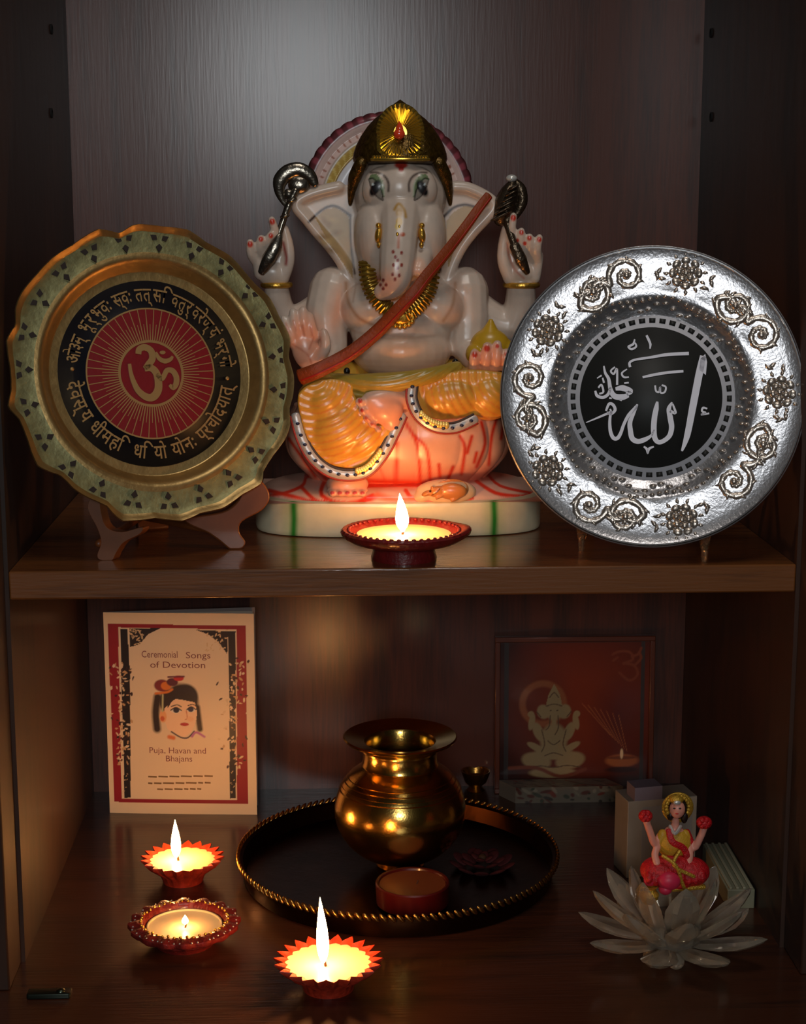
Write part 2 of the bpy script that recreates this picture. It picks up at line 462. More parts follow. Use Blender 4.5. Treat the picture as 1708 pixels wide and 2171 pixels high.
q = F(-.1,-.3,1.6); wick(t, q, q+Vector((0,0,.4)))
flame(t, q+Vector((0,0,.3)), 2.35, .42, -.08, fl_mid)

# tea light in its red cup, unlit
tm = ZF+.35
c = G(874, 1914, tm); t = thing('tea_light', 'unlit tea light in a red cup on the round tray', 'candle', c); F = zrot(0, c)
mb = MB(); lathe(mb, [(2.35,0),(2.5,.1),(2.58,1.5),(2.5,1.6),(2.36,1.55),(2.3,1.3),(.01,1.3)], F, 64)
obj('cup', mb, mat('red_plastic', (72,9,8), rough=.35, coat=.4), t)
mb = MB(); lathe(mb, [(2.3,1.25),(2.3,1.42),(1.4,1.38),(.01,1.4)], F, 48); obj('wax', mb, mat('orange_wax', (120,56,26), rough=.45), t)
wick(t, F(.3,0,1.38), F(.36,0,1.62), .05)

# ------------------------------------------------------------------ tray and water pot
brass = mat('polished_brass', (216,176,92), rough=.2, metal=1, bump=.08, bscale=700)
brass_old = mat('aged_brass', (170,125,60), rough=.3, metal=1, bump=.2, bscale=400)
trayc = (G(843,1945,ZF+1.7)+G(843,1684,ZF+1.7))/2
Rt = (G(843,1684,ZF+1.7)-G(843,1945,ZF+1.7)).length/2
trayc.z = ZF; F = zrot(0, trayc)
t = thing('round_tray', 'large round dark metal tray with a twisted rope rim', 'tray', trayc)
mb = MB(); lathe(mb, [(Rt-.7,0),(Rt-.4,.1),(Rt-.1,1.4),(Rt-.15,1.6),(Rt-.35,1.45),(Rt-.6,.35),(Rt-1.0,.3),(.01,.3)], F, 160)
obj('pan', mb, mat('tarnished_copper', (60,34,18), rough=.36, metal=1, bump=.15, bscale=150, var=.3, vscale=40), t)
mb = MB()
n = 130
for k in range(n):
    a = 2*PI*k/n; p = F(Rt*math.cos(a), Rt*math.sin(a), 1.62); d = Vector((-math.sin(a), math.cos(a), 0))
    R = Matrix.Rotation(a+PI/2, 3, 'Z') @ Matrix.Rotation(.75, 3, 'Y')
    ell(mb, p, (.4,.16,.16), R, 10, 8)
lab(obj('rope_rim', mb, brass_old, t), 'twisted brass rope rim'); 

c = G(848, 1832, tm); F = zrot(0, c)
t = thing('water_pot', 'polished round brass water pot with flared mouth standing on the tray', 'pot', c)
kk = K(c+Vector((0,0,5))); Rg = 139/kk
body = []
for i in range(25):
    a = -PI/2*.80+ (PI/2*.80+PI/2*.64)*i/24
    body.append((Rg*math.cos(a), 4.3+4.1*math.sin(a)))
body[0] = (body[0][0], 0.25)
prof = [(1.6,0),(1.75,.1)]+body
prof += [(2.8,7.75),(2.7,8.0),(2.68,9.0),(2.8,9.2)]
prof = [(r+(.07 if 6.1 < z < 7.3 and (i % 2) else 0), z) for i, (r, z) in enumerate(prof)]
prof += [(3.3,9.3),(4.0,9.62),(4.15,9.82),(4.05,9.9),(3.3,9.68),(2.6,9.5),(2.45,9.2),(2.4,8.0),(3.2,7.2),(4.2,4.6),(2,1),(.01,.8)]
mb = MB(); lathe(mb, prof, F, 96); obj('vessel', mb, brass, t)
mb = MB()
for z in (5.95, 6.25, 6.55, 6.85):
    r = Rg*math.sqrt(max(0, 1-((z-4.3)/4.1)**2))+.02
    lathe(mb, [(r-.06,z-.06),(r+.05,z),(r-.06,z+.06)], F, 96, close=False)
lathe(mb, [(2.6,8.75),(2.78,8.82),(2.78,8.94),(2.6,9.0)], F, 96, close=False)
obj('engraved_bands', mb, brass, t)

# dried red flower lying in the tray, small brass cup behind it
c = G(1022, 1838, tm); F = zrot(.4, c)
t = thing('dried_flower', 'dark red dried flower lying in the tray right of the pot', 'flower', c)
fm = mat('dried_petal', (78,16,18), rough=.8, bump=.5, bscale=300)
mb = MB()
for ring, (n, rr, z, sz) in enumerate(((9,1.75,.18,.8),(7,1.1,.45,.65),(4,.45,.7,.45))):
    for k in range(n):
        a = 2*PI*k/n+ring*.4; R = Matrix.Rotation(a+.4, 3, 'Z') @ Matrix.Rotation(-.5, 3, 'Y')
        ell(mb, F(rr*math.cos(a), rr*math.sin(a), z), (sz,sz*.7,.13), R, 12, 8)
obj('petals', mb, fm, t)
mb = MB(); ell(mb, F(0,0,.75), (.3,.3,.25), seg=12, rings=8); obj('flower_heart', mb, mat('flower_heart', (70,40,15), rough=.8), t)
c = G(1008, 1676, ZF); F = zrot(0, c)
mb = MB(); lathe(mb, [(.7,0),(.75,.1),(.45,.4),(.9,.8),(1.15,1.5),(1.2,1.75),(1.1,1.72),(.9,1.2),(.01,.9)], F, 40)
tag(obj('brass_cup', mb, brass_old, origin=c), 'tiny footed brass cup behind the tray beside the pot', 'cup')

# ------------------------------------------------------------------ booklet
paper = mat('cover_print', (230,205,170), rough=.55, vcol=True, coat=.15, coat_rough=.3)
page = mat('page_paper', (215,200,180), rough=.7)
ink = mat('purple_ink', (140,76,66), rough=.6)
inkf = mat('faint_ink', (186,146,102), rough=.6)
bl, br = G(233,1723,ZF), G(545,1727,ZF); ux = (br-bl); bw = ux.length; ux.normalize(); nrm = Vector((ux.y, -ux.x, 0))
tl = P(216, 1298, bl.y); bh = tl.z-ZF
t = thing('booklet', 'thin cream booklet with red border and a child portrait, standing half open', 'booklet', bl)
def BK(u, v, w): return bl+ux*(u*bw)+Vector((0,0,1))*(v*bh)+nrm*w
def cx8(x, y):                                # cover sketch units to 0..1
    L0, L1 = (66,120), (146,2085); R0, R1 = (1503,190), (1592,2112)
    v = (y-120)/1965
    for _ in range(5):
        xl = L0[0]+(L1[0]-L0[0])*v; xr = R0[0]+(R1[0]-R0[0])*v; u = (x-xl)/(xr-xl)
        yt = L0[1]+(R0[1]-L0[1])*u*0+ (70*u); yb = L1[1]+27*u; yt = 120+70*u; v = (y-yt)/(yb-yt)
    return u, 1-v
mb, U, V = grid('c', lambda u, v: BK(u, v, .03+.25*math.sin(PI*u)*.25), 230, 320, 0, 1, 0, 1)
pp = Paint(U*bw, V*bh, (236,208,168)); B = lambda pts: [(cx8(*p)[0]*bw, cx8(*p)[1]*bh) for p in pts]
pp.poly(B([(112,228),(1430,300),(1500,2005),(190,1975)]), (150,12,28))
pp.poly(B([(212,268),(1345,330),(1392,1968),(262,1940)]), (236,208,168))
arch = [(330,1940),(345,1700),(340,1200),(325,700),(360,560),(440,420),(520,330),(700,300),(880,306),(1010,345),(1130,440),(1220,560),(1275,760),(1290,1300),(1300,1950)]
pp.poly(B([(232,285),(300,285),(330,700),(350,1930),(290,1940)]), (25,12,12)); pp.poly(B([(1262,345),(1335,345),(1380,1950),(1320,1950),(1290,900)]), (25,12,12))
pp.poly(B([(320,282),(620,292),(500,345),(420,440),(330,460)]), (30,14,14)); pp.poly(B([(960,320),(1262,345),(1262,560),(1180,450),(1080,370)]), (30,14,14))
rnd = random.Random(3)
for side, x0, x1 in ((0,170,345),(1,1230,1440)):            # white flower sprays climbing over the black columns
    for k in range(110):
        yy = rnd.uniform(600,1650); xx = rnd.gauss((x0+x1)/2+(yy-1100)*.03, (x1-x0)*.28)
        (cx_, cy_), = B([(xx, yy)]); a = rnd.uniform(0, PI)
        pp.ell(cx_, cy_, rnd.uniform(.10,.2), rnd.uniform(.05,.1), rnd.choice([(225,195,150),(236,208,168),(205,160,110),(60,25,20)]), a)
for (x0,y0,x1,y1) in ((330,290,480,440),(1050,330,1260,520)):
    for k in range(26):
        (cx_, cy_), = B([(rnd.uniform(x0,x1), rnd.uniform(y0,y1))]); pp.ell(cx_, cy_, .12, .05, (225,190,140), rnd.uniform(0,PI))
for k in range(10):
    for x0 in (295, 1345):
        (cx_, cy_), = B([(x0+rnd.uniform(-25,25), rnd.uniform(1650,1900))]); pp.ell(cx_, cy_, .06, .03, (225,190,140), rnd.uniform(0,PI))
def E(x, y, rx, ry, col, rot=0, soft=.2, op=1):
    (a, b), = B([(x, y)]); s = bw/1445; pp.ell(a, b, rx*s, ry*s, col, -rot, soft, op)
def Ln(pts, w, col): pp.line(B(pts), w*bw/1445, col)
# portrait of a dark-haired child: hair, side locks, face, ear, eyes, mouth, ornaments
Ln([(600,950),(585,1100),(600,1260)], 75, (38,18,16)); Ln([(985,1060),(1005,1200),(1015,1270)], 55, (38,18,16))
E(830,1010,165,190,(36,18,18)); E(880,950,110,120,(30,18,30)); E(700,1000,80,130,(36,18,16))
pp.poly(B([(670,1060),(760,970),(850,985),(960,1010),(985,1110),(975,1200),(930,1300),(860,1345),(790,1330),(700,1260),(665,1170)]), (248,205,160))
pp.poly(B([(690,1010),(800,900),(920,930),(980,1020),(880,985),(830,975),(800,960),(740,995),(700,1060)]), (32,18,20))
E(655,1140,35,60,(240,170,110)); E(650,1160,20,25,(215,95,50)); Ln([(650,930),(650,1090)], 16, (190,190,140))
E(780,1085,50,26,(240,225,205)); E(925,1080,44,25,(240,225,205)); E(782,1082,30,27,(34,30,52)); E(922,1078,28,25,(40,34,70)); Ln([(730,1080),(780,1055),(832,1085)],11,(40,22,24)); Ln([(885,1078),(925,1052),(968,1078)],11,(40,22,24)); Ln([(735,1045),(790,1030),(830,1050)], 10, (60,35,30)); Ln([(895,1040),(940,1030),(975,1045)], 10, (60,35,30))
Ln([(880,1090),(890,1160),(870,1175)], 9, (215,130,90)); E(865,1220,42,17,(190,50,50)); E(920,1170,40,30,(245,190,140), op=.4)
Ln([(740,1290),(830,1345),(900,1350),(960,1290)], 14, (70,45,60)); Ln([(720,1340),(760,1350)], 40, (225,120,60)); Ln([(940,1340),(980,1300),(1060,1345)], 22, (190,110,160))
E(640,840,75,60,(130,35,40)); E(680,845,50,42,(220,120,40)); E(740,810,55,40,(90,25,45)); E(800,775,50,28,(200,40,40)); Ln([(580,915),(690,905),(740,880)], 22, (225,120,40)); Ln([(700,760),(790,760),(850,760)], 18, (110,30,50))
me = to_mesh('booklet', mb, paper); setcol(me, pp.c)
cv = link('front_cover', me, t, sharp=0, recalc=False)
mb = MB()
for s, x, y, w, h in (('Ceremonial', 615, 570, 345, 95), ('Songs', 985, 590, 235, 90), ('of Devotion', 790, 675, 530, 90)):
    a, b = cx8(x, y); put_text(mb, s, a*bw, b*bh, h*bw/1445, lambda u,v,w_: BK(u/bw, v/bh, .11), 0, 'C', w*bw/1445)
obj('title_lettering', mb, ink, cv, recalc=False, sharp=0)
mb = MB()
for s, x, y, w, h in (('Puja, Havan and', 805, 1500, 550, 85), ('Bhajans', 820, 1580, 255, 85)):
    a, b = cx8(x, y); put_text(mb, s, a*bw, b*bh, h*bw/1445, lambda u,v,w_: BK(u/bw, v/bh, .11), 0, 'C', w*bw/1445)
obj('subtitle_lettering', mb, ink, cv, recalc=False, sharp=0)
mb = MB(); rnd = random.Random(5)
for y, x0, x1 in ((1725,520,1150),(1790,520,1130),(1850,610,1040)):   # three lines of print too small to read
    x = x0
    while x < x1:
        w = rnd.uniform(40,110); a, b = cx8(x, y); a2, b2 = cx8(min(x+w,x1), y+4)
        strip(mb, [(a*bw,b*bh),(a2*bw,b2*bh)], .13, lambda u,v,w_: BK(u/bw, v/bh, w_), .08, .1); x += w+16
obj('small_print', mb, inkf, cv, recalc=False, sharp=0)
mb = MB()                                        # pages and the back cover fan out behind the spine at the left
def fan(mb, ang, th, top, wid=1.0):
    d = ux*math.cos(ang)-nrm*math.sin(ang)
    box(mb, (0,-th,0.0), (bw*wid,0,bh*top), lambda u,v,w: bl+d*u+nrm*(v-.06)+Vector((0,0,w)))
for k in range(6): fan(mb, .02+.018*k, .03, .992, .985)
obj('pages', mb, page, t)
mb = MB(); fan(mb, .17, .05, 1.0, 1.0); obj('back_cover', mb, mat('back_cover', (150,140,135), rough=.6), t)

# ------------------------------------------------------------------ picture leaning against the back panel
yP = 20.4
a, b = P(1049, 1520, yP), P(1386, 1520, yP); zt = P(1217, 1352, yP).z
pc = Vector((a.x, yP, ZF)); pw = b.x-a.x; ph = zt-ZF; le = .045
def PF(u, v, w): return Vector((a.x+u, yP+v*le-w, ZF+v))
t = thing('framed_picture', 'small square framed picture of a pale seated deity and a lamp on glowing red', 'picture', Vector((a.x, yP, ZF)))
mb = MB(); fr = .42
for lo, hi in (((0,0),(pw,fr)),((0,ph-fr),(pw,ph)),((0,fr),(fr,ph-fr)),((pw-fr,fr),(pw,ph-fr))):
    box(mb, (lo[0],lo[1],-.35), (hi[0],hi[1],.35), PF)
obj('frame', mb, mat('copper_frame', (92,42,22), rough=.35, coat=.5), t, bevel=.06)
mb = MB(); box(mb, (.1,.1,-.4), (pw-.1,ph-.1,-.3), PF); obj('backing_board', mb, mat('board', (60,35,25)), t)
mb, U, V = grid('p', lambda u, v: PF(u, v, -.05), 200, 200, fr-.05, pw-fr+.05, fr-.05, ph-fr+.05)
# print sketch: x 195..970, y 225..940 spans the frame
sx = pw/775; X = lambda x: (x-195)*sx
top_px, bot = 225, 225+ph/sx
Y = lambda y: ph-(y-225)*sx
pp = Paint(U, V, (40,24,22))
pp.ell(X(640), Y(560), 430*sx, 400*sx, (84,28,16), 0, .9); pp.ell(X(650), Y(560), 300*sx, 320*sx, (128,48,22), 0, 1.2); pp.ell(X(800), Y(640), 100*sx, 160*sx, (84,36,36), 0, 1.2, .6)
pp.rect(X(195), Y(260), X(970), Y(225), (70,40,34)); pp.rect(X(240), 0, X(262), 99, (62,52,50)); pp.rect(X(905), 0, X(925), 99, (62,52,50))
pp.ring(X(430), Y(560), 100*sx, 20*sx, (150,85,50), .2)
cream = (156,132,92)
dkc = (96,70,48)
def PE(x, y, rx, ry, r=0, col=cream): pp.ell(X(x), Y(y), rx*sx, ry*sx, col, r, .25)
PE(482,905,115,26); PE(400,845,72,42,-.2); PE(566,845,72,42,.2); PE(484,740,66,80); PE(484,800,90,40)
for sgn in (-1,1):
    PE(484+sgn*75,700,24,50,sgn*-.4); PE(484+sgn*108,650,15,42,sgn*.2); PE(484+sgn*112,612,16,16); PE(484+sgn*90,775,44,16,sgn*.5); PE(484+sgn*52,600,30,36,sgn*-.3)
PE(484,600,38,44); pp.poly([(X(x), Y(y)) for x, y in ((444,572),(456,515),(484,462),(512,515),(524,572))], cream); pp.line([(X(484),Y(620)),(X(484),Y(670)),(X(470),Y(700)),(X(452),Y(700))], 22*sx, cream)
for L_ in ([(446,572),(484,562),(522,572)],[(466,620),(462,670),(446,690)],[(504,620),(506,680),(490,715)],[(425,690),(440,760),(425,800)],[(545,690),(530,760),(545,800)],[(440,820),(484,806),(530,820)],[(350,880),(420,870),(484,880),(550,870),(620,880)],[(462,530),(484,505),(506,530)],[(400,600),(420,625)],[(568,600),(548,625)],[(455,745),(484,765),(515,745)]): pp.line([(X(x), Y(y)) for x, y in L_], 5*sx, dkc)
for sgn in (-1,1): pp.ell(X(484+sgn*16), Y(595), 5*sx, 4*sx, dkc)
for k in range(7): pp.line([(X(620+30*k), Y(560+10*k)), (X(760+14*k), Y(720+14*k))], 3*sx, (200,120,70), op=.45, sm=0)
pp.ell(X(820), Y(850), 80*sx, 32*sx, (170,95,50), 0, .3); pp.ell(X(820), Y(835), 75*sx, 8*sx, (120,60,35), 0, .3); pp.ell(X(818), Y(815), 8*sx, 25*sx, (240,200,150), 0, .4); pp.ell(X(820), Y(895), 80*sx, 14*sx, (60,25,20), 0, .4)
# the curled sign in the corner
for L_ in ([(765,320),(800,305),(850,310),(865,345),(820,365)],[(820,365),(870,375),(890,420),(850,450),(800,410)],[(880,370),(905,340),(895,310)],[(770,350),(790,335)],[(860,330),(890,320),(905,290)]):
    pp.line([(X(x), Y(y)) for x, y in L_], 12*sx, (130,62,38))
pp.line([(X(270), Y(880)), (X(400), Y(880)), (X(520), Y(925)), (X(640), Y(890))], 18*sx, (120,60,40))
me = to_mesh('print', mb, mat('picture_print', 128, rough=.3, vcol=True, coat=.6, coat_rough=.1)); setcol(me, pp.c)
link('picture_print', me, t, sharp=0, recalc=False)
# patterned packet lying in front of it
pa, pb = G(1092,1703,ZF), G(1322,1705,ZF); hh = P(1200, 1668, pa.y).z-ZF
t = thing('patterned_packet', 'long low packet with a faded multicoloured pattern below the framed picture', 'packet', pa)
def PK(u, v, w): return Vector((pa.x-1.2*v/2+u, pa.y+v, ZF+w))
lw = pb.x-pa.x; mb = MB(); box(mb, (0,0,0), (lw,1.9,hh-.02), PK); obj('carton', mb, mat('grey_card', (120,105,90), rough=.5), t)
def patt(me, U, V):
    p_ = Paint(U, V, (105,92,76)); r_ = random.Random(11)
    for k in range(130): p_.ell(r_.uniform(0,lw), r_.uniform(0,4), r_.uniform(.1,.5), r_.uniform(.05,.2), r_.choice([(46,34,22),(110,46,30),(120,106,86),(60,60,44),(130,116,96),(84,38,24)]), r_.uniform(-1.2,.3), .4)
    setcol(me, p_.c)
pm = mat('packet_print', 128, rough=.4, vcol=True)
mb, U, V = grid('a', lambda u, v: PK(u, -.02, v), 160, 30, 0, lw, 0, hh); me = to_mesh('x', mb, pm); patt(me, U, V); link('printed_front', me, t, sharp=0, recalc=False)
mb, U, V = grid('a', lambda u, v: PK(u, v, hh), 160, 40, 0, lw, 0, 1.9); me = to_mesh('x', mb, pm); patt(me, U, V+1.5); link('printed_top', me, t, sharp=0, recalc=False)

# ------------------------------------------------------------------ cartons at the right
y0 = 2.2
a, b = P(1329, 1780, y0), P(1474, 1780, y0+1.0); ztop = P(1335, 1700, y0).z
d = (b-a); d.z = 0; d.normalize(); nn = Vector((-d.y, d.x, 0)); wd = (b-a).length
def CA(u, v, w): return Vector((a.x, y0, ZF))+d*u+nn*v+Vector((0,0,w))
t = thing('small_carton', 'upright pale grey carton standing behind the figurine', 'box', Vector((a.x, y0, ZF)))
mb = MB(); box(mb, (0,0,0), (wd,2.6,ztop-ZF), CA); obj('box_body', mb, mat('carton_grey', (150,138,122), rough=.6, var=.08), t, bevel=.05)
mb = MB(); box(mb, (.5,.0,ztop-ZF), (2.6,1.6,ztop-ZF+1.0), CA); lab(obj('raised_flap', mb, mat('lilac_card', (125,112,122), rough=.6), t), 'lilac raised flap')
mb = MB(); box(mb, (1.1,-.02,.6), (wd-.4,0,ztop-ZF-.5), CA); lab(obj('label_panel', mb, mat('silver_label', (160,155,150), rough=.35, metal=.3), t), 'silvery label')
def lying(name, label, q0, q1, w, h, m, ribs, mr, cat='box', grp=None):
    A, Bp = G(*q0, ZF+h), G(*q1, ZF+h); A.z = Bp.z = ZF; dd = (Bp-A); L = dd.length; dd.normalize(); n_ = Vector((dd.y, -dd.x, 0))
    if n_.x > 0: n_ = -n_
    f = lambda u, v, z: A+dd*u+n_*v+Vector((0,0,z))
    t = thing(name, label, cat, A); mb = MB(); box(mb, (0,0,0), (L,w,h), f); obj('box_body', mb, m, t, bevel=.06)
    if ribs:
        mb = MB()
        for k in range(ribs):
            v = w*(k+.5)/ribs; box(mb, (.1,v-.1,h), (L-.1,v+.1,h+.12), f)
        obj('ribs', mb, mr, t, bevel=.03)
lying('ribbed_carton', 'grey-green carton with lengthwise ribs lying right of the crystal lotus', (1543,1788), (1600,1886), 1.9, 1.4, mat('ribbed_card', (120,120,98), rough=.6), 4, mat('rib_card', (150,148,125), rough=.55))
lying('dark_carton', 'dark olive carton lying in the shadow by the right side panel', (1622,1790), (1678,1890), 1.6, 1.2, mat('olive_card', (92,92,52), rough=.6), 0, None)
c = G(105, 2112, ZF)
t = thing('door_catch', 'small dark metal door catch on the cabinet floor, front left corner', 'door catch', c)
F = zrot(0, c); mb = MB(); rbox(mb, (-1.35,-.45,0), (1.35,.45,.35), .15, F); obj('catch_body', mb, mat('dark_metal', (38,44,36), rough=.35, metal=.7), t)
mb = MB(); ell(mb, F(.7,0,.35), (.28,.28,.15), seg=16, rings=8); obj('roller', mb, mat('steel', (90,100,85), rough=.3, metal=1), t)
# ------------------------------------------------------------------ display plates
def frame(O, az, lean):
    n = Vector((math.sin(az)*math.cos(lean), -math.cos(az)*math.cos(lean), math.sin(lean)))
    U = Vector((math.cos(az), math.sin(az), 0)); V = n.cross(U)
    return lambda u, v, w: Vector(O)+U*u+V*v+n*w

# --- the scalloped brass plate
O = P(320, 792, -3.4); kb = K(O); R = 9.62
BP = frame(O, math.radians(22), math.radians(13))
PZ = lambda u, v, w: BP(u, v, w)
t = thing('display_plate', 'scalloped brass plate with sacred syllable on red sunburst, left of the statue', 'plate', Vector((O.x, O.y, 0)))
brassp = mat('plate_brass', (184,152,98), rough=.42, metal=.9, bump=.25, bscale=220, var=.12, vscale=120)
brassr = mat('plate_rim_brass', (146,142,98), rough=.5, metal=.6, bump=.35, bscale=350, var=.22, vscale=160)
enam = mat('dark_enamel', (8,10,12), rough=.35); 
mb = MB()
# outline of the rim, read off the photograph and carried back onto the plate's own plane
_o = [(760,65),(900,80),(1035,98),(1130,165),(1258,236),(1340,325),(1400,395),(1480,470),(1532,575),(1592,690),(1582,790),(1612,900),(1606,1010),(1586,1080),(1592,1160),(1560,1250),(1500,1330),(1444,1420),(1434,1486),(1330,1545),(1225,1620),(1100,1648),(1000,1692),(850,1676),(670,1692),(590,1612),(480,1562),(400,1510),(330,1440),(210,1392),(155,1250),(105,1130),(46,1068),(64,980),(58,850),(38,700),(88,620),(86,530),(125,435),(200,345),(292,248),(400,180),(540,93),(650,116),(700,88)]
_n = BP(0,0,1)-BP(0,0,0); _u = BP(1,0,0)-BP(0,0,0); _v = BP(0,1,0)-BP(0,0,0); _pa = []
for x_, y_ in smooth(_o, 2, True):
    d_ = ray(x_/2.588, 450+y_/2.588); q_ = CAM+d_*((BP(0,0,1.4)-CAM).dot(_n)/d_.dot(_n))-BP(0,0,1.4); _pa.append((math.atan2(q_.dot(_v), q_.dot(_u)), math.hypot(q_.dot(_u), q_.dot(_v))))
_pa.sort(); _A = [a for a, _ in _pa]; _A = [_A[-1]-2*PI]+_A+[_A[0]+2*PI]; _Rr = [r for _, r in _pa]; _Rr = [_Rr[-1]]+_Rr+[_Rr[0]]
def scal(th, i, r, z):
    if r < 7.6: return r, z
    ro = float(np.interp((th+PI) % (2*PI)-PI, _A, _Rr)); return 7.6+(r-7.6)*(ro-7.6)/(R-7.6), z
prof = [(.01,0),(6.0,0),(6.6,.06),(6.75,.25),(7.05,.75),(7.25,.95),(7.5,1.0),(7.7,.93),(8.6,1.0),(9.2,1.08),(9.42,1.3),(R,1.42),(R+.05,1.3),(R-.1,1.15),(9.0,.85),(7.5,.78),(6.9,.2),(6,-.18),(.01,-.18)]
def scal2(th, i, r, z): return scal(th, i, r, z)
lathe(mb, prof, BP, 240, scal2, close=False)
mb.m = [1 if 7 <= (fi//240) <= 8 else 0 for fi in range(len(mb.f))]
plate = obj('plate_body', mb, [brassp, brassr], t, sharp=40)
mb = MB()                                       # pierced trefoils in the rim
for k in range(23):
    a = 2*PI*(k+.3)/23; cu, cv_ = 8.42*math.cos(a), 8.42*math.sin(a)
    for q in range(3):
        b = a+2*PI*q/3+PI; x, y = cu+.4*math.cos(b), cv_+.4*math.sin(b)
        tri = [(x+.3*math.cos(b), y+.3*math.sin(b)), (x+.21*math.cos(b+1.7), y+.21*math.sin(b+1.7)), (x-.23*math.cos(b), y-.23*math.sin(b)), (x+.21*math.cos(b-1.7), y+.21*math.sin(b-1.7))]
        prism(mb, tri, BP, .9, 1.075)
lab(obj('trefoil_openings', mb, mat('pierced_dark', (34,18,10), rough=.7), t), 'dark pierced trefoils')
for k_ in (0,):
    mb = MB(); disc(mb, 0, 0, 6.02, BP, .0, .03, 96); med = lab(obj('inscription_band', mb, mat('navy_enamel', (10,14,26), rough=.35, coat=.3), t, sharp=0, recalc=True), 'dark blue enamel band with inscription')
mb = MB(); disc(mb, 0, 0, 4.22, BP, .03, .05, 96); red = lab(obj('sunburst_disc', mb, mat('red_enamel', (132,18,26), rough=.4, coat=.3, bump=.1), t), 'red enamel disc with golden rays')
gold = mat('gold_print', (186,146,92), rough=.45, metal=.55)
mb = MB()
def arc(r, w, z0, z1, n=96):
    vs = []; 
    for rr in (r-w/2, r+w/2):
        for z in (z0, z1): vs += [BP(rr*math.cos(2*PI*k/n), rr*math.sin(2*PI*k/n), z) for k in range(n)]
    fs = []
    for k in range(n):
        j = (k+1)%n; fs += [(n+k, n+j, 3*n+j, 3*n+k), (k, n+k, n+j, j), (2*n+k, 2*n+j, 3*n+j, 3*n+k)]
    mb.add(vs, fs)
arc(4.2, .1, .05, .07); arc(2.08, .16, .05, .07)
for k in range(96):
    a = 2*PI*k/96; r1 = 4.15 if k % 2 == 0 else 3.2
    w0, w1 = .075, (.05 if k % 2 == 0 else .04)
    ca, sa = math.cos(a), math.sin(a)
    q = [(2.1,-w0/2),(r1,-w1/2),(r1,w1/2),(2.1,w0/2)]
    prism(mb, [(x*ca-y*sa, x*sa+y*ca) for x, y in q], BP, .05, .065)
obj('sun_rays', mb, gold, red, sharp=25)
# the syllable, drawn from the sketch: centre (850,915), 265 units = 2.08 cm
S = 2.0/265
def om(pts, wd):
    p = smooth([((x-850)*S, (915-y)*S) for x, y in pts], 5); n = len(p)
    w = [np.interp(i/(n-1), np.linspace(0,1,len(wd)), wd)*S*1.25 for i in range(n)]
    strip(mb, p, w, BP, .05, .1)
mb = MB()
om([(752,745),(765,705),(815,690),(865,725),(870,790),(830,840),(795,872)], [40,42,44,46,46,46,30])
om([(795,872),(850,868),(892,910),(905,980),(895,1060),(850,1115),(790,1115),(725,1060),(690,980),(672,900),(668,825)], [40,48,50,52,54,54,50,42,34,26,22])
om([(895,925),(935,965),(965,930),(990,895),(1035,900),(1065,950),(1060,1010),(1030,1045),(1000,1020)], [26,34,34,34,40,40,40,36,20])
om([(905,735),(930,790),(980,815),(1030,800),(1050,775)], [16,30,34,26,14])
disc(mb, (965-850)*S, (915-740)*S, 26*S, BP, .05, .1, 16, 16*S)
lab(obj('sacred_syllable', mb, gold, red, sharp=25), 'raised golden syllable')
# inscription round the band
mb = MB()
top = ['ओ','३','म्','',' ','भू','र्','भु','वः',' ','स्व','ः',' ','त','त्','स','ि','व','तु','र्','व','रे','ण्','यं',' ','भ','र्','गो']
botm = ['दे','व','स्','य',' ','धी','म','हि',' ','धि','यो',' ','यो','नः',' ','प्र','चो','द','या','त्']
def ringtext(cl, a0, a1, size, upward):
    ws = []
    for s in cl:
        if not s.strip(): ws.append(.32 if s == ' ' else 0); continue
        vs, _ = text_geo(s, .011); ws.append((max(v.x for v in vs)-min(v.x for v in vs))+.02)
    tot = sum(ws); pos = 0
    for s, w in zip(cl, ws):
        if s.strip():
            vs, fs = text_geo(s); x0 = min(v.x for v in vs); a = a0+(a1-a0)*(pos+w/2)/tot
            sc_ = abs(a1-a0)*5.1/tot
            out = []
            for v in vs:
                x = (v.x-x0-w/2)*sc_; y = (v.y-.32)*size*1.1
                if upward: aa = a-x/5.1; rr = 5.1+y
                else: aa = a+x/5.1; rr = 5.1-y
                out.append(BP(rr*math.cos(aa), rr*math.sin(aa), .045))
            mb.add(out, fs)
        pos += w
ringtext(top, math.radians(170), math.radians(2), 1.15, True)
ringtext(botm, math.radians(183), math.radians(350), 1.15, False)
for a in (math.radians(174.5), math.radians(-6)): disc(mb, 5.1*math.cos(a), 5.1*math.sin(a), .13, BP, .03, .06, 14)
obj('inscription', mb, gold, med, sharp=0, recalc=False)

# its folding wooden easel
esl = mat('easel_wood', (120,66,30), rough=.45, coat=.15, var=.15)
t = thing('plate_easel', 'small polished brown easel under the scalloped brass plate', 'easel', G(360, 1175, 0))
def side_panel(pts, yd, th, skew):
    # outline in the photograph read on the upright plane through the foot
    w_ = [P(x, y, yd) for x, y in pts]
    c0 = w_[0]; mb = MB(); n = len(w_); off = Vector((math.sin(skew), math.cos(skew), 0))*th
    mb.add([Vector((p.x, p.y+(0 if True else 0), max(p.z, .0))) for p in w_]+[Vector((p.x, p.y, max(p.z, 0)))+off for p in w_],
        [tuple(range(n)), tuple(range(2*n-1, n-1, -1))]+[(i, (i+1)%n, n+(i+1)%n, n+i) for i in range(n)])
    return mb
yL = G(232, 1188, 0).y; yR = G(498, 1165, 0).y
L_ = smooth([(186,1078),(196,1046),(204,1030),(210,1042),(214,1085),(226,1118),(258,1128),(300,1118),(296,1132),(262,1150),(246,1172),(236,1189),(212,1187),(206,1176),(214,1150),(206,1120)], 4, True)
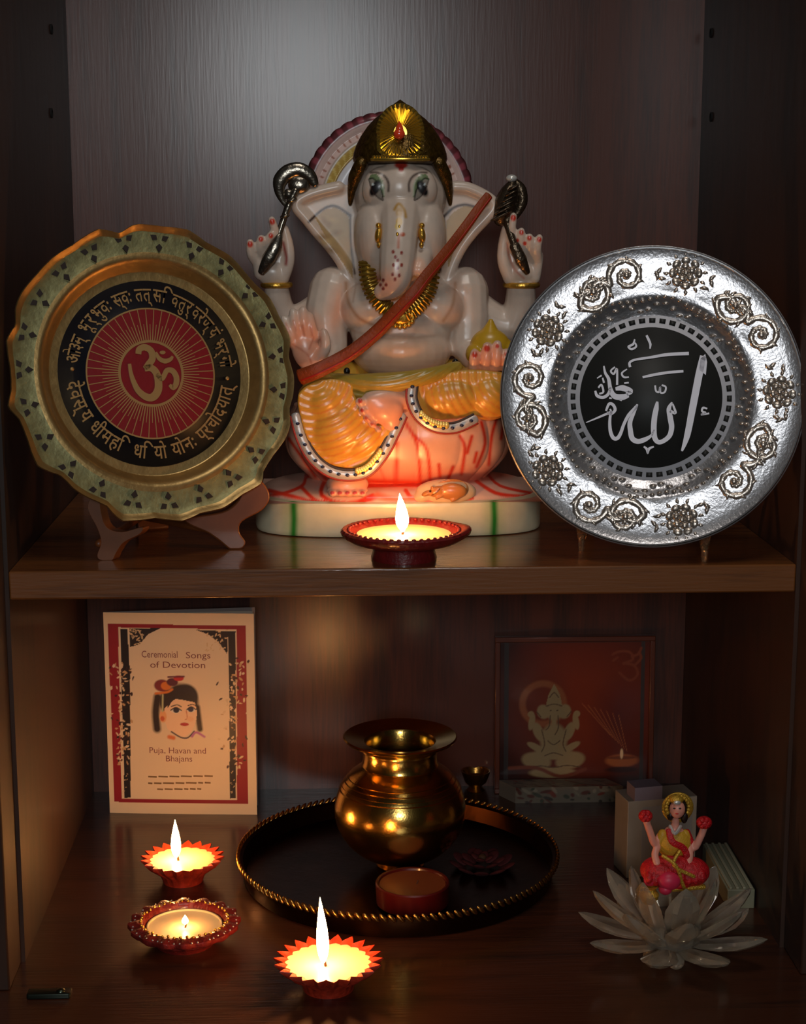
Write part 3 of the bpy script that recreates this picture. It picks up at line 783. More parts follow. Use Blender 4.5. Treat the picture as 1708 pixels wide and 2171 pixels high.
R_ = smooth([(516,1022),(530,1004),(562,1028),(572,1056),(556,1082),(514,1106),(508,1128),(521,1150),(512,1164),(492,1168),(466,1148),(440,1130),(400,1112),(392,1098),(470,1086),(505,1060)], 4, True)
obj('left_support', side_panel(L_, yL, .7, .5), esl, t, bevel=.1)
obj('right_support', side_panel(R_, yR, .7, -.3), esl, t, bevel=.1)
mb = MB(); prism(mb, [(-1.1,0),(1.1,0),(.8,8.5),(.3,10),(-.3,10),(-.8,8.5)], frame(Vector((O.x-.9, O.y+6.8, 0)), math.radians(22), math.radians(30)), -.3, .3)
obj('back_leg', mb, esl, t, bevel=.1)
mb = MB(); tube(mb, [Vector((O.x-3.4,yL+1.0,.9)), Vector((O.x-1.5,O.y+5.8,1.2)), Vector((O.x+3.6,yR+1.2,1.1))], .28, 10); obj('cross_bar', mb, esl, t)

# --- the silver plate with the black medallion
O = P(1379, 843, -6.4); R = 318/K(O)
SP = frame(O, math.radians(-9), math.radians(12))
t = thing('display_plate', 'round silver embossed plate with black medallion of white calligraphy, right of the statue', 'plate', Vector((O.x, O.y, 0)))
silver = mat('embossed_silver', (196,194,197), rough=.29, metal=.8, bump=.2, bscale=600, var=.1, vscale=300)
silver_hi = mat('relief_silver', (205,192,180), rough=.3, metal=.85, bump=.3, bscale=500)
mb = MB()
def crump(th, i, r, z):
    if 3 <= i <= 6: 
        s = math.sin(14*th)*.5+math.sin(23*th+1)*.3
        return r*(1+.012*s*(1 if i >= 5 else .5)), z+.07*s
    return r, z
prof = [(.01,0),(R*.55,0),(R*.56,.05),(R*.59,.12),(R*.625,.3),(R*.655,.6),(R*.68,.72),(R*.72,.7),(R*.9,.85),(R*.965,.98),(R*.985,1.08),(R,1.0),(R*.99,.88),(R*.7,.52),(R*.6,-.05),(.01,-.15)]
lathe(mb, prof, SP, 200, crump, close=False)
obj('plate_body', mb, silver, t, sharp=50)
mb = MB(); a_ = R*.985
tube(mb, [SP(a_*math.cos(2*PI*k/120), a_*math.sin(2*PI*k/120), 1.04) for k in range(121)], .09, 8, caps=False); obj('rim_edge', mb, mat('bright_silver', (235,235,238), rough=.2, metal=1), t)
# embossed rosettes and scrolls; angles and radii read off the photograph
mb = MB(); cx_, cy_ = 865, 880; SU = R/812
mot = [('r',1035,215),('s',1300,390),('s',1440,545),('r',1540,850),('s',1460,1130),('s',1310,1330),('r',1040,1540),('s',740,1530),('s',545,1470),('r',320,1290),('s',210,1010),('s',215,790),('r',305,530),('s',545,320),('s',720,230)]
_sn = (SP(0,0,1)-SP(0,0,0)).normalized()
def zr(u, v): return .74+.16*(math.hypot(u, v)/R-.72)/.25
def T3(pts, rad, seg=8): tube(mb, [SP(u, v, zr(u, v)-.05) for u, v in pts], [r*1.45 for r in rad] if isinstance(rad, list) else rad*1.45, 10, flat=(1,.7), up=_sn)
LF = lambda u, v, a, L_, w_: tube(mb, [SP(u, v, zr(u,v)-.02), SP(u+L_*.35*math.cos(a+.25), v+L_*.35*math.sin(a+.25), zr(u,v)+.02), SP(u+L_*.75*math.cos(a+.1), v+L_*.75*math.sin(a+.1), zr(u,v)), SP(u+L_*math.cos(a-.1), v+L_*math.sin(a-.1), zr(u,v)-.05)], [w_*.5, w_, w_*.6, .03], 8)
for i, (kd, x, y) in enumerate(mot):
    u0, v0 = (x-cx_)*SU, (cy_-y)*SU; a0 = math.atan2(v0, u0)
    if kd == 'r':
        ell(mb, SP(u0, v0, zr(u0,v0)+.05), .22, seg=12, rings=8)
        for rr_, n_, a_, b_, h_ in ((.4,5,.24,.28,.2),(.78,8,.29,.34,.17)):
            for k in range(n_):
                q = 2*PI*k/n_+i+rr_; pz = SP(u0+rr_*math.cos(q), v0+rr_*math.sin(q), zr(u0,v0)+.08-.1*rr_); ud = (SP(math.cos(q),math.sin(q),0)-SP(0,0,0)).normalized(); vd = _sn.cross(ud)
                ell(mb, pz, (a_,b_,h_), Matrix((ud, vd, _sn)).transposed() @ Matrix.Rotation(-.35, 3, 'Y'), 12, 8)
        for k in range(12):
            q = 2*PI*k/12+i; LF(u0+1.08*math.cos(q), v0+1.08*math.sin(q), q, .32, .13)
        for s in (-1, 1):
            for m_ in range(3):
                b = a0+s*(.155+.04*m_); rr = R*.83+(.42-.2*m_)*(1 if (m_+i)%2 else -1); LF(rr*math.cos(b), rr*math.sin(b), b+s*1.4+m_, .55, .15)
    else:
        hand = 1 if i % 3 == 1 else -1; p = []; w = []
        for k in range(40):
            tt = k/39; q = a0+PI*.6+hand*tt*2*PI*1.55; rr = 1.02*(1-tt)+.16; p.append((u0+rr*math.cos(q), v0+rr*math.sin(q))); w.append(.17*(1-tt*.3)+.03*math.sin(k*2.1))
        T3(p, w); ell(mb, SP(u0, v0, zr(u0,v0)), .27, seg=10, rings=8)
        for k in (1,5,9,13,17):                     # little leaves outside the curl
            uu, vv = p[k]; b = math.atan2(vv-v0, uu-u0); LF(uu, vv, b-hand*.7, .5, .13)
        r0 = math.hypot(*p[0]); q0 = math.atan2(p[0][1], p[0][0]); st = []
        for k in range(9):
            tt = k/8; b = q0+hand*-.3*tt; rr = r0+(R*.85-r0)*tt+.35*math.sin(PI*tt*2); st.append((rr*math.cos(b), rr*math.sin(b)))
        T3(st, [.18,.17,.16,.15,.14,.13,.12,.1,.06])
        for k in (2,4,6,7):
            (uu, vv) = st[k]; b = math.atan2(vv, uu)
            for s in (-1, 1): LF(uu, vv, b+s*.9+(1.6 if hand > 0 else -1.6)*.4, .55, .15)
obj('embossed_scrolls', mb, silver_hi, t, sharp=0)
mb = MB()                                        # beaded crumpled border round the medallion
for k in range(70):
    a = 2*PI*k/70; rr = R*(.605+.03*math.sin(14*a)); ell(mb, SP(rr*math.cos(a), rr*math.sin(a), .2+.12*math.sin(14*a)), (.24,.24,.12), seg=8, rings=6)
for k in range(84):
    a = 2*PI*(k+.4)/84; rr = R*(.655+.018*math.sin(10*a)); ell(mb, SP(rr*math.cos(a), rr*math.sin(a), .62), (.17,.17,.12), seg=8, rings=6)
obj('beaded_border', mb, silver_hi, t, sharp=0)
mb = MB(); disc(mb, 0, 0, R*.55, SP, 0, .05, 120); obj('medallion_ring', mb, mat('satin_silver', (222,220,226), rough=.5), t, sharp=0)
mb = MB(); m0 = R*.47
disc(mb, 0, 0, m0, SP, .05, .08, 120)
for k in range(48):
    a = 2*PI*k/48; prism(mb, [(rr*math.cos(b), rr*math.sin(b)) for rr, b in ((R*.5,a-.04),(R*.532,a-.04),(R*.532,a+.04),(R*.5,a+.04))], SP, .05, .07)
blackm = lab(obj('medallion', mb, mat('black_enamel', (36,36,34), rough=.55), t, sharp=0), 'black disc with dashed silver edge')
mb = MB(); S2 = m0/702
def ar(pts, wd, n=6, close=False):
    p = smooth([((x-840)*S2, (880-y)*S2) for x, y in pts], n) if len(pts) > 2 else [((x-840)*S2, (880-y)*S2) for x, y in pts]
    m_ = len(p); w = [np.interp(i/(m_-1), np.linspace(0,1,len(wd)), wd)*S2 for i in range(m_)]
    strip(mb, p, w, SP, .08, .12)
ar([(1345,460),(1310,640),(1255,960),(1205,1250),(1155,1410)], [60,72,70,60,18]); prism(mb, [((x-840)*S2,(880-y)*S2) for x,y in ((1365,440),(1320,490),(1310,600),(1375,650),(1385,520))], SP, .08, .12)
ar([(1050,925),(1020,990),(1035,1080),(1050,1170),(1035,1250),(990,1300),(930,1325),(890,1290),(875,1200),(880,1080),(895,990),(905,920)], [14,44,54,52,48,44,44,50,56,54,50,20])
ar([(1055,940),(1085,1030),(1030,1010)], [16,26,30])
ar([(880,1200),(850,1260),(790,1300),(720,1320),(665,1290),(645,1210),(640,1130),(670,1050),(710,960)], [10,26,46,50,52,50,46,34,14])
ar([(710,950),(690,985),(625,1060),(580,1150),(550,1240),(520,1290),(480,1290),(450,1230),(440,1140),(445,1060),(460,1020)], [14,34,34,30,34,38,38,36,30,26,24])
ar([(400,1020),(430,950),(470,960),(490,1010),(450,1050),(410,1035)], [20,28,30,30,26,20]); ar([(450,1030),(330,1085),(205,1140)], [26,20,8]); ar([(440,1000),(455,1030)], [18,18])
ar([(630,580),(625,535),(680,505),(830,480),(1000,450),(1205,438)], [26,24,22,26,32,34])
ar([(755,680),(860,655),(1000,630),(1155,615)], [22,28,28,24])
ar([(880,760),(890,815),(920,825),(930,775),(935,830),(975,825),(985,775),(945,755)], [18]*8)
ar([(785,260),(805,300),(825,350),(822,395)], [22,26,24,12])
ar([(670,300),(655,350),(610,375),(640,400),(685,375),(675,335)], [12,24,22,22,20,14])
ar([(1395,985),(1355,975),(1345,1010),(1380,1025),(1335,1045),(1415,1030)], [16,20,20,18,16,18])
ar([(780,1370),(810,1395),(820,1440),(835,1390),(880,1370)], [16,26,10,26,14])
# the small knot of letters
ar([(290,820),(310,870),(370,885),(420,850),(440,780)], [20,30,32,30,24]); ar([(320,790),(350,760),(370,830),(330,850)], [18,20,20,18])
ar([(370,570),(385,640),(420,700),(440,800),(480,870),(560,880),(620,860)], [14,26,32,40,56,60,40]); ar([(490,800),(560,790),(640,820),(600,850)], [30,60,50,40])
ar([(480,580),(440,620),(470,650),(500,600),(505,760)], [16,18,20,20,22]); ar([(600,600),(550,640),(570,680),(620,680)], [12,18,20,14]); ar([(305,695),(350,665)], [10,18]); ar([(575,740),(620,735)], [16,16]); ar([(360,690),(375,740)], [16,20])
ar([(430,890),(455,895)], [20,14]); ar([(535,905),(555,915)], [20,14])
lab(obj('calligraphy', mb, mat('white_print', (250,246,255), rough=.5), blackm, sharp=25), 'white Arabic calligraphy')
# clear acrylic easel
acr = mat('clear_acrylic', (250,225,190), rough=.06, trans=.95, ior=1.49)
t = thing('plate_easel', 'clear acrylic easel under the round silver plate', 'easel', G(1360, 1180, 0))
for nm, px, py, s in (('left_support', 1232, 1168, -1), ('right_support', 1492, 1190, 1)):
    q = G(px, py, 0); mb = MB(); d = Vector((math.sin(math.radians(13)), math.cos(math.radians(13)), 0))
    pts = [q+Vector((0,0,.22)), q+Vector((0,0,1.0))+d*.3, q+Vector((0,0,1.1))+d*1.6, q+Vector((0,0,.9))+d*2.6, q+Vector((0,0,3.5))+d*3.9, q+Vector((0,0,7))+d*4.9]
    tube(mb, smooth([tuple(p) for p in pts], 5), .34, 10, flat=(.6,1))
    tube(mb, [q+Vector((0,0,.9))+d*.3, q+Vector((s*.15,0,1.9))-d*.1, q+Vector((s*.2,0,2.5))-d*.25], [.3,.25,.2], 10)
    tube(mb, smooth([tuple(q+Vector((0,0,5))+d*4.4), tuple(q+Vector((0,0,2.4))+d*6.2), tuple(q+Vector((0,0,.22))+d*7.4)], 5), .3, 10)
    obj(nm, mb, acr, t)
qa, qb = G(1232,1168,0), G(1492,1190,0); mb = MB(); tube(mb, [qa+Vector((0.2,1.8,1.2)), qb+Vector((-.2,1.8,1.2))], .25, 10); obj('cross_bar', mb, acr, t)

# ------------------------------------------------------------------ crystal lotus and the seated figurine
glass = mat('crystal', (246,234,214), rough=.03, trans=.87, ior=1.55)
c = G(1420, 2036, ZF); F = zrot(0, c)
t = thing('crystal_lotus', 'faceted crystal lotus flower stand on the cabinet floor at right', 'crystal flower', c)
lot = c
def petal(a, L_, w, th, tilt, z, curl):
    """a thick faceted petal: ridged boat shape, pointed at the tip"""
    mb = MB(); st = [(0,.3),(.18,.62),(.42,.95),(.62,1),(.8,.72),(.93,.34),(1,.03)]; vs = []
    for s, k in st:
        ang = tilt+curl*s; x = 1.0+L_*(math.cos(tilt)*s*.55+math.cos(ang)*s*.45); zz = z+L_*(math.sin(tilt)*s*.55+math.sin(ang)*s*.45)
        nx, nz = -math.sin(ang), math.cos(ang); ww, tt = w*k/2, th*(k*.8+.2)*(1 if s < 1 else .1)
        for yy, h in ((-ww,0),(-ww*.45,.75),(ww*.45,.75),(ww,0),(ww*.4,-1),(-ww*.4,-1)):
            p = Vector((x+nx*h*tt/2, yy, zz+nz*h*tt/2)); vs.append(F(p.x*math.cos(a)-p.y*math.sin(a), p.x*math.sin(a)+p.y*math.cos(a), p.z))
    n = len(st); fs = [(i*6+j, i*6+(j+1)%6, (i+1)*6+(j+1)%6, (i+1)*6+j) for i in range(n-1) for j in range(6)]
    fs += [tuple(range(5,-1,-1)), tuple((n-1)*6+j for j in range(6))]
    mb.add(vs, fs); obj('petal', mb, glass, t, sharp=12)
for k in range(8): petal(2*PI*k/8-PI/2+.40, 5.3, 2.3, .7, .08, 1.3, .3)
for k in range(8): petal(2*PI*k/8-PI/2+.0, 5.3, 2.2, .75, .5, 1.7, .35)
for k in range(6): petal(2*PI*k/6-PI/2+.1, 4.6, 2.3, .75, 1.02, 1.9, .35)
mb = MB(); lathe(mb, [(1.2,1.0),(1.9,1.5),(2.1,2.2),(1.9,2.9),(1.5,3.1),(.01,3.1)], F, 12); obj('cup', mb, glass, t, sharp=12)
for k in range(4):
    a = PI/4+k*PI/2-.7; mb = MB(); ell(mb, F(1.25*math.cos(a), 1.25*math.sin(a), .58), .58, seg=10, rings=7); obj('ball_foot', mb, glass, t, sharp=0)

# figurine, seen at (1425,1790): feet cushion near 1890, head at 1712
yF = c.y+.1
fz = c.z+3.1
t = thing('seated_figurine', 'tiny painted goddess figurine in red and gold seated in the crystal lotus', 'figurine', Vector((c.x, yF, fz)))
def q(px, py, dy=0): return P(px, py, yF+dy)
skin = mat('doll_skin', (225,150,130), rough=.4); redf = mat('doll_red', (190,20,28), rough=.45, bump=.8, bscale=900, var=.3, vscale=500)
pinkf = mat('doll_pink', (205,40,75), rough=.45); goldf = mat('doll_gold', (205,160,55), rough=.35, metal=.5, bump=.8, bscale=900); yel = mat('doll_yellow', (200,150,40), rough=.5, bump=.5, bscale=700)
s = 1/K(q(1425,1800))
mb = MB()
ell(mb, q(1435,1715,-.15), (17*s,.5,20*s)); tube(mb, [q(1432,1735), q(1430,1760)], [8*s,10*s], 10)
ell(mb, q(1428,1785,.1), (30*s,.7,38*s)); 
tube(mb, smooth([tuple(q(1400,1772,.1)), tuple(q(1388,1790,-.2)), tuple(q(1378,1765,-.3)), tuple(q(1370,1742,-.3))], 4), [9*s]*3+[8*s]*10, 10)
tube(mb, smooth([tuple(q(1455,1772,.1)), tuple(q(1470,1798,-.2)), tuple(q(1484,1775,-.3)), tuple(q(1491,1757,-.3))], 4), [9*s]*3+[8*s]*10, 10)
tube(mb, smooth([tuple(q(1398,1785,0)), tuple(q(1388,1810,-.5)), tuple(q(1392,1830,-.9))], 4), 8*s, 10)
tube(mb, smooth([tuple(q(1457,1785,0)), tuple(q(1462,1812,-.5)), tuple(q(1456,1838,-.9))], 4), 8*s, 10)
for px_, py_ in ((1370,1736),(1491,1752)):
    for k in range(4): tube(mb, [q(px_-5+k*3.5,py_+4,-.3), q(px_-8+k*5,py_-6,-.32)], 2.2*s, 6)
    tube(mb, [q(px_+6,py_+6,-.3), q(px_+9,py_,-.4)], 2.4*s, 6)
me = blend(mb, .07, 2); me.materials.append(skin); body = link('body', me, t, sharp=0)
mb = MB(); ell(mb, q(1436,1714,.02), (21*s,.46,23*s)); ell(mb, q(1450,1730,0), (8*s,.3,16*s)); ell(mb, q(1420,1728,0), (7*s,.3,12*s)); obj('hair', mb, mat('doll_hair', (24,14,12), rough=.5), body)
mb = MB()
for ex in (1429, 1441): ell(mb, q(ex,1714,-.62), (3*s,.04,1.8*s), seg=8, rings=6)
obj('eyes', mb, mat('doll_eyes', (20,16,18), rough=.4), body)
mb = MB(); ell(mb, q(1435,1725,-.6), (4*s,.05,1.8*s), seg=8, rings=6); obj('lips', mb, redf, body)
mb = MB(); ell(mb, q(1435,1702,-.52), (8*s,.12,5*s)); tube(mb, smooth([tuple(q(1420,1752,-.3)), tuple(q(1430,1768,-.72)), tuple(q(1442,1752,-.3))], 4), 4*s, 8); obj('silver_jewels', mb, mat('doll_silver', (205,200,195), rough=.35, metal=.5), body)
mb = MB(); ell(mb, q(1436,1712,.25), (34*s,.3,34*s)); obj('halo', mb, goldf, t)
mb = MB()
for k in range(15):
    a = PI*(k/14)*1.3-.15*PI; p = q(1436,1712,-.1); ell(mb, p+Vector((math.cos(a)*24*s,0,math.sin(a)*25*s)), (5*s,.16,5*s), seg=8, rings=6)
ell(mb, q(1433,1694,-.1), (16*s,.45,10*s)); lab(obj('crown', mb, goldf, body), 'golden crown')
mb = MB(); ell(mb, q(1429,1788,0), (37*s,.72,34*s)); tube(mb, [q(1404,1768), q(1396,1795)], [10*s,12*s], 10); tube(mb, [q(1452,1768), q(1460,1795)], [10*s,12*s], 10); obj('blouse', mb, yel, body)
mb = MB(); tube(mb, smooth([tuple(q(1418,1760,-.5)), tuple(q(1425,1785,-.85)), tuple(q(1450,1800,-.75)), tuple(q(1460,1835,-.7))], 4), 7*s, 8, flat=(1,.5)); tube(mb, smooth([tuple(q(1455,1765,.1)), tuple(q(1464,1790,-.1)), tuple(q(1462,1815,.0))], 4), 8*s, 8); obj('scarf', mb, redf, body)
mb = MB(); ell(mb, q(1400,1845,-.4), (44*s,1.1,30*s)); ell(mb, q(1460,1848,-.4), (44*s,1.1,32*s)); ell(mb, q(1430,1832,-.3), (45*s,1.0,24*s)); ell(mb, q(1430,1865,-.3), (50*s,1.1,22*s))
for k in range(9): ell(mb, q(1375+k*14,1862+4*math.sin(k*2.2),-1.2), (9*s,.4,14*s), seg=10, rings=8)
me = blend(mb, .08, 1); me.materials.append(redf); obj_ = link('skirt', me, body, sharp=0)
mb = MB(); ell(mb, q(1418,1868,-1.5), (24*s,.5,20*s)); ell(mb, q(1378,1865,-1.1), (14*s,.4,14*s)); ell(mb, q(1410,1885,-1.5), (14*s,.4,12*s)); lab(obj('lotus_cushion', mb, pinkf, t), 'bright pink lotus cushion')
mb = MB(); tube(mb, smooth([tuple(q(1405,1815,-1.3)), tuple(q(1432,1835,-1.55)), tuple(q(1445,1870,-1.5)), tuple(q(1452,1888,-1.4))], 4), 4*s, 8); tube(mb, smooth([tuple(q(1440,1805,-1.2)), tuple(q(1428,1835,-1.5)), tuple(q(1470,1858,-1.5))], 4), 4*s, 8); tube(mb, [q(1425,1885,-1.2), q(1490,1880,-1)], 6*s, 8); obj('golden_trim', mb, goldf, t)
mb = MB(); ell(mb, q(1368,1730,-.3), (15*s,.42,13*s)); 
for k in range(6): a = 2*PI*k/6; ell(mb, q(1368,1730,-.45)+Vector((math.cos(a)*8*s,0,math.sin(a)*7*s)), (7*s,.3,7*s), seg=8, rings=6)
obj('lotus_bud', mb, redf, t)
mb = MB(); ell(mb, q(1492,1744,-.3), (17*s,.42,14*s)); 
for k in range(6): a = 2*PI*k/6; ell(mb, q(1492,1744,-.45)+Vector((math.cos(a)*9*s,0,math.sin(a)*7*s)), (7*s,.3,7*s), seg=8, rings=6)
obj('lotus_bud', mb, redf, t)
F2 = zrot(0, q(1377,1912,-1.3)); mb = MB(); lathe(mb, [(9*s,0),(17*s,8*s),(19*s,17*s),(12*s,27*s),(10*s,30*s),(16*s,34*s),(8*s,34*s),(.01,30*s)], F2, 24); obj('coin_pot', mb, goldf, t)
# ------------------------------------------------------------------ the elephant-headed statue
KS = 31.4                                            # sketch units per centimetre at the statue
def ee(mb, px, py, y, rx, ry, rd, rot=0, seg=28, rings=16):
    ell(mb, P(px, py, y), (rx/KS, rd, ry/KS), Matrix.Rotation(-rot, 3, 'Y') if rot else None, seg, rings)
def tt(mb, pts, rad, n=4, **k):
    """pts (px, py, depth), rad in sketch units"""
    m_ = len(pts); sm = smooth([tuple(P(*p)) for p in pts], n) if n > 1 and m_ > 2 else [P(*p) for p in pts]
    if isinstance(rad, (int, float)): rad = [rad]*m_
    r = [float(np.interp(i/(len(sm)-1), np.linspace(0,1,m_), rad))/KS for i in range(len(sm))]
    tube(mb, sm, r, **k)
def sheet(mb, pts, y0, y1, n=0):
    """a slab with an outline, standing upright at real depth y0..y1"""
    if n: pts = smooth(pts, n, True)
    w_ = [P(x, y, y0) for x, y in pts]; m_ = len(w_); off = Vector((0, y1-y0, 0))
    mb.add([p for p in w_]+[p+off for p in w_], [tuple(range(m_)), tuple(range(2*m_-1, m_-1, -1))]+[(i, (i+1)%m_, m_+(i+1)%m_, m_+i) for i in range(m_)])
def sketch(co):
    d = co-np.array(CAM); dz = d @ np.array(FWD)
    return 854+FPX*(d @ np.array(RGT))/dz, 1085.5-FPX*(d @ np.array(UPV))/dz
base_c = Vector((P(843,1100,0).x, 5.6, 0))
t = thing('deity_statue', 'large painted marble elephant-headed four-armed deity statue seated on a lotus', 'statue', base_c)
ST = t
marble = mat('painted_marble', 200, rough=.3, vcol=True, coat=.15, coat_rough=.2, sss=.12, var=.05, vscale=120)
gilt = mat('gilt', (226,176,74), rough=.3, metal=.85, bump=.4, bscale=500)
dkgilt = mat('dark_gilt', (92,68,26), rough=.32, metal=.7, bump=1.0, bscale=380, var=.45, vscale=260)
steel = mat('silver_leaf', (138,130,118), rough=.25, metal=.95, bump=.35, bscale=320)

# --- plinth
xa, xb = P(541,1100,4).x, P(1146,1100,4).x; bx = (xa+xb)/2; ba = (xb-xa)/2; zb = P(843,1066,0).z
def sup(a, b, p, n=120):
    return [(a*math.copysign(abs(math.cos(q))**(2/p), math.cos(q)), b*math.copysign(abs(math.sin(q))**(2/p), math.sin(q))) for q in [2*PI*k/n for k in range(n)]]
def slab(a, b, p, prof, n=160):
    """stack of superellipse rings: prof (inset, z)"""
    mb = MB(); vs = []
    for ins, z in prof: vs += [Vector((bx+x, 5.6+y, z)) for x, y in sup(a-ins, b-ins, p, n)]
    m_ = len(prof); fs = [(i*n+j, i*n+(j+1)%n, (i+1)*n+(j+1)%n, (i+1)*n+j) for i in range(m_-1) for j in range(n)]
    fs += [tuple(range(n-1,-1,-1)), tuple((m_-1)*n+j for j in range(n))]; mb.add(vs, fs); return mb
mb = slab(ba, 5.6, 3.4, [(.25,0),(.06,.08),(0,.25)]+[(0,.25+(zb-.5)*k/14) for k in range(1,15)]+[(.05,zb-.08),(.25,zb)], 700)
me = to_mesh('plinth', mb, marble); co = coords(me); X_, Y_ = sketch(co)
pp = Paint(X_, Y_, (222,212,178)); pp.mask = (co[:,1] < 5).astype(float)
for gx in (621, 1046):
    pp.line([(gx,1050),(gx+1,1150)], 34, (150,180,110), 26, .55, 0); pp.line([(gx,1050),(gx+2,1100),(gx,1150)], 13, (44,128,44), 9, 1, 0)
setcol(me, pp.c); lab(link('plinth', me, t), 'cream plinth with green stripes')
# --- lotus leaves spread over the plinth
mb = slab(ba-.5, 5.2, 2.6, [(.5,zb-.1),(.1,zb+.05),(0,zb+.3),(.3,zb+.6),(1.2,zb+.95),(2.5,zb+1.2),(5,zb+1.3)], 300)
# long upper surface needs spots to paint on
mb, U, V = grid('l', lambda u, v: Vector((bx+u, 5.6+v, zb+1.25*max(0,1-(abs(u/(ba-.35))**2.6+abs(v/5.25)**2.6))**.45-.05)), 340, 180, -(ba-.35), ba-.35, -5.25, 5.25)
me = to_mesh('leaves', mb, marble); co = coords(me); X_, Y_ = sketch(co)
def petals_paint(pp):
    R1, R2 = (222,60,38), (235,120,85)
    pp.put(np.clip((np.abs(X_-843)/300)**1.5*0+.0, 0, 1), R2)
    pp.line([(560,1052),(600,1046),(640,1030),(650,1008),(672,985)], 7, R1); pp.line([(570,1040),(640,1058),(700,1078),(760,1066),(800,1052)], 9, R1)
    pp.line([(640,1034),(665,1058),(690,1068)], 8, R1); pp.line([(650,1008),(690,1012)], 10, R1)
    pp.line([(690,1015),(682,1050),(735,1070),(790,1050)], 9, R1); pp.line([(780,1022),(860,1026),(900,1020),(1000,1010),(1080,1000)], 22, R2, 14); pp.line([(780,1030),(860,1028),(900,1030)], 8, R1)
    pp.line([(1010,1020),(1050,1045),(1100,1052),(1130,1050)], 8, R1); pp.line([(1000,1056),(940,1066),(880,1060),(860,1040)], 9, R1); pp.line([(1030,1000),(1060,1030),(1130,1046)], 6, R1)
    pp.line([(800,1050),(840,1062),(880,1058)], 14, R2, 10)
pp = Paint(X_, Y_, (222,178,158)); petals_paint(pp); setcol(me, pp.c); lab(link('lotus_leaves', me, t, sharp=0), 'pink leaves with red outlines')
# --- lotus seat with upright petals
zs0, zs1 = zb+.9, P(843,868,2).z
SW = smooth([(6.1,3.4),(6.9,4.2),(7.55,4.75),(7.8,4.9),(7.75,4.9),(7.5,4.7),(7.1,4.4)], 4)
def seat_pt(th, k):
    i = k*24; a, b = SW[min(int(round(i)), 24)] if False else (float(np.interp(i, range(len(SW)), [q_[0] for q_ in SW])), float(np.interp(i, range(len(SW)), [q_[1] for q_ in SW])))
    bump_ = .16*abs(math.sin(th*8.5))**.6; c_, s_ = math.cos(th), math.sin(th)
    x = math.copysign(abs(c_)**.8, c_)*(a+bump_); y = math.copysign(abs(s_)**.8, s_)*(b+bump_)
    return Vector((bx+x, 5.6+y, zs0+(zs1-zs0)*k))
mb = MB(); n, m_ = 420, 60; vs = [seat_pt(2*PI*j/n, i/(m_-1)) for i in range(m_) for j in range(n)]
fs = [(i*n+j, i*n+(j+1)%n, (i+1)*n+(j+1)%n, (i+1)*n+j) for i in range(m_-1) for j in range(n)]+[tuple(range(n-1,-1,-1)), tuple((m_-1)*n+j for j in range(n))]
mb.add(vs, fs); me = to_mesh('seat', mb, marble); co = coords(me); X_, Y_ = sketch(co)
pp = Paint(X_, Y_, (232,176,148)); pp.mask = (co[:,1] < 6).astype(float)
pp.line([(600,1020),(740,1030),(860,1032),(1000,1026),(1090,1000)], 46, (232,110,75), 50)
RD = (214,58,30)
for L_ in ([(858,895),(885,945),(890,1030)],[(880,925),(905,955),(912,1025)],[(975,925),(985,950),(978,1005)],[(1020,895),(1028,940),(1010,990)],[(1052,890),(1042,925),(1036,985)],[(1072,870),(1062,930)],[(840,940),(838,1025)],[(990,960),(1000,925)],[(930,985),(932,1010)],[(1005,980),(1010,960)],[(960,990),(950,1015)],[(612,930),(640,970),(668,1010)],[(640,940),(660,985),(690,1015)]):
    pp.line(L_, 7, RD, 5)
pp.line([(800,980),(818,1025)], 5, RD, 5, .5); pp.line([(700,1018),(900,1024)], 9, RD, 8)
setcol(me, pp.c); lab(link('lotus_seat', me, t, sharp=0), 'salmon lotus seat with red petal lines')

# --- one continuous body: torso, four arms, feet, head, ears and trunk
mb = MB()
ee(mb,850,742,4.3,110,66,3.5); ee(mb,850,700,4.6,112,66,3.1); ee(mb,850,640,5.6,122,90,3.0)
ee(mb,782,652,4.4,66,56,2.3,.25); ee(mb,922,652,4.4,66,56,2.3,-.25); ee(mb,848,600,5.6,90,60,2.4)
ee(mb,708,622,5.8,56,58,2.1); ee(mb,980,622,5.8,58,58,2.1)
# front arms
tt(mb,[(705,615,5.4),(692,680,4.6),(700,742,4.0)],[52,48,38]); tt(mb,[(700,742,4.0),(684,768,2.6),(664,782,1.5)],[36,30,27])
tt(mb,[(984,615,5.4),(990,680,4.8),(988,735,4.2)],[52,46,36]); tt(mb,[(988,735,4.2),(1010,762,3.0),(1028,776,2.2)],[34,30,26])
# blessing hand: palm, four fingers, thumb
ee(mb,648,742,1.3,30,44,.55,.25); ee(mb,668,765,1.3,26,24,.6,-.4)
for a,b,c_,r in (((622,730),(610,700),(602,676),10),((634,715),(624,685),(621,662),11),((650,712),(644,682),(642,658),11),((665,718),(660,692),(656,670),10.5)):
    tt(mb,[(*a,1.25),(*b,1.15),(*c_,1.35)],[r+1.5,r,r-1.5],3)
tt(mb,[(668,765,1.2),(688,742,.9),(690,722,.9),(686,704,1.1)],[15,12.5,11,9],3)
# hand holding the sweets
ee(mb,1034,776,1.9,38,20,.75)
for k,(x0,x1,y1,r) in enumerate(((1004,1006,748,11.5),(1028,1032,735,12),(1050,1054,730,11.5),(1068,1073,746,10))):
    tt(mb,[(x0,778,1.3),((x0+x1)/2,760,1.0),(x1,y1,1.15)],[r+1,r,r-1.5],3)
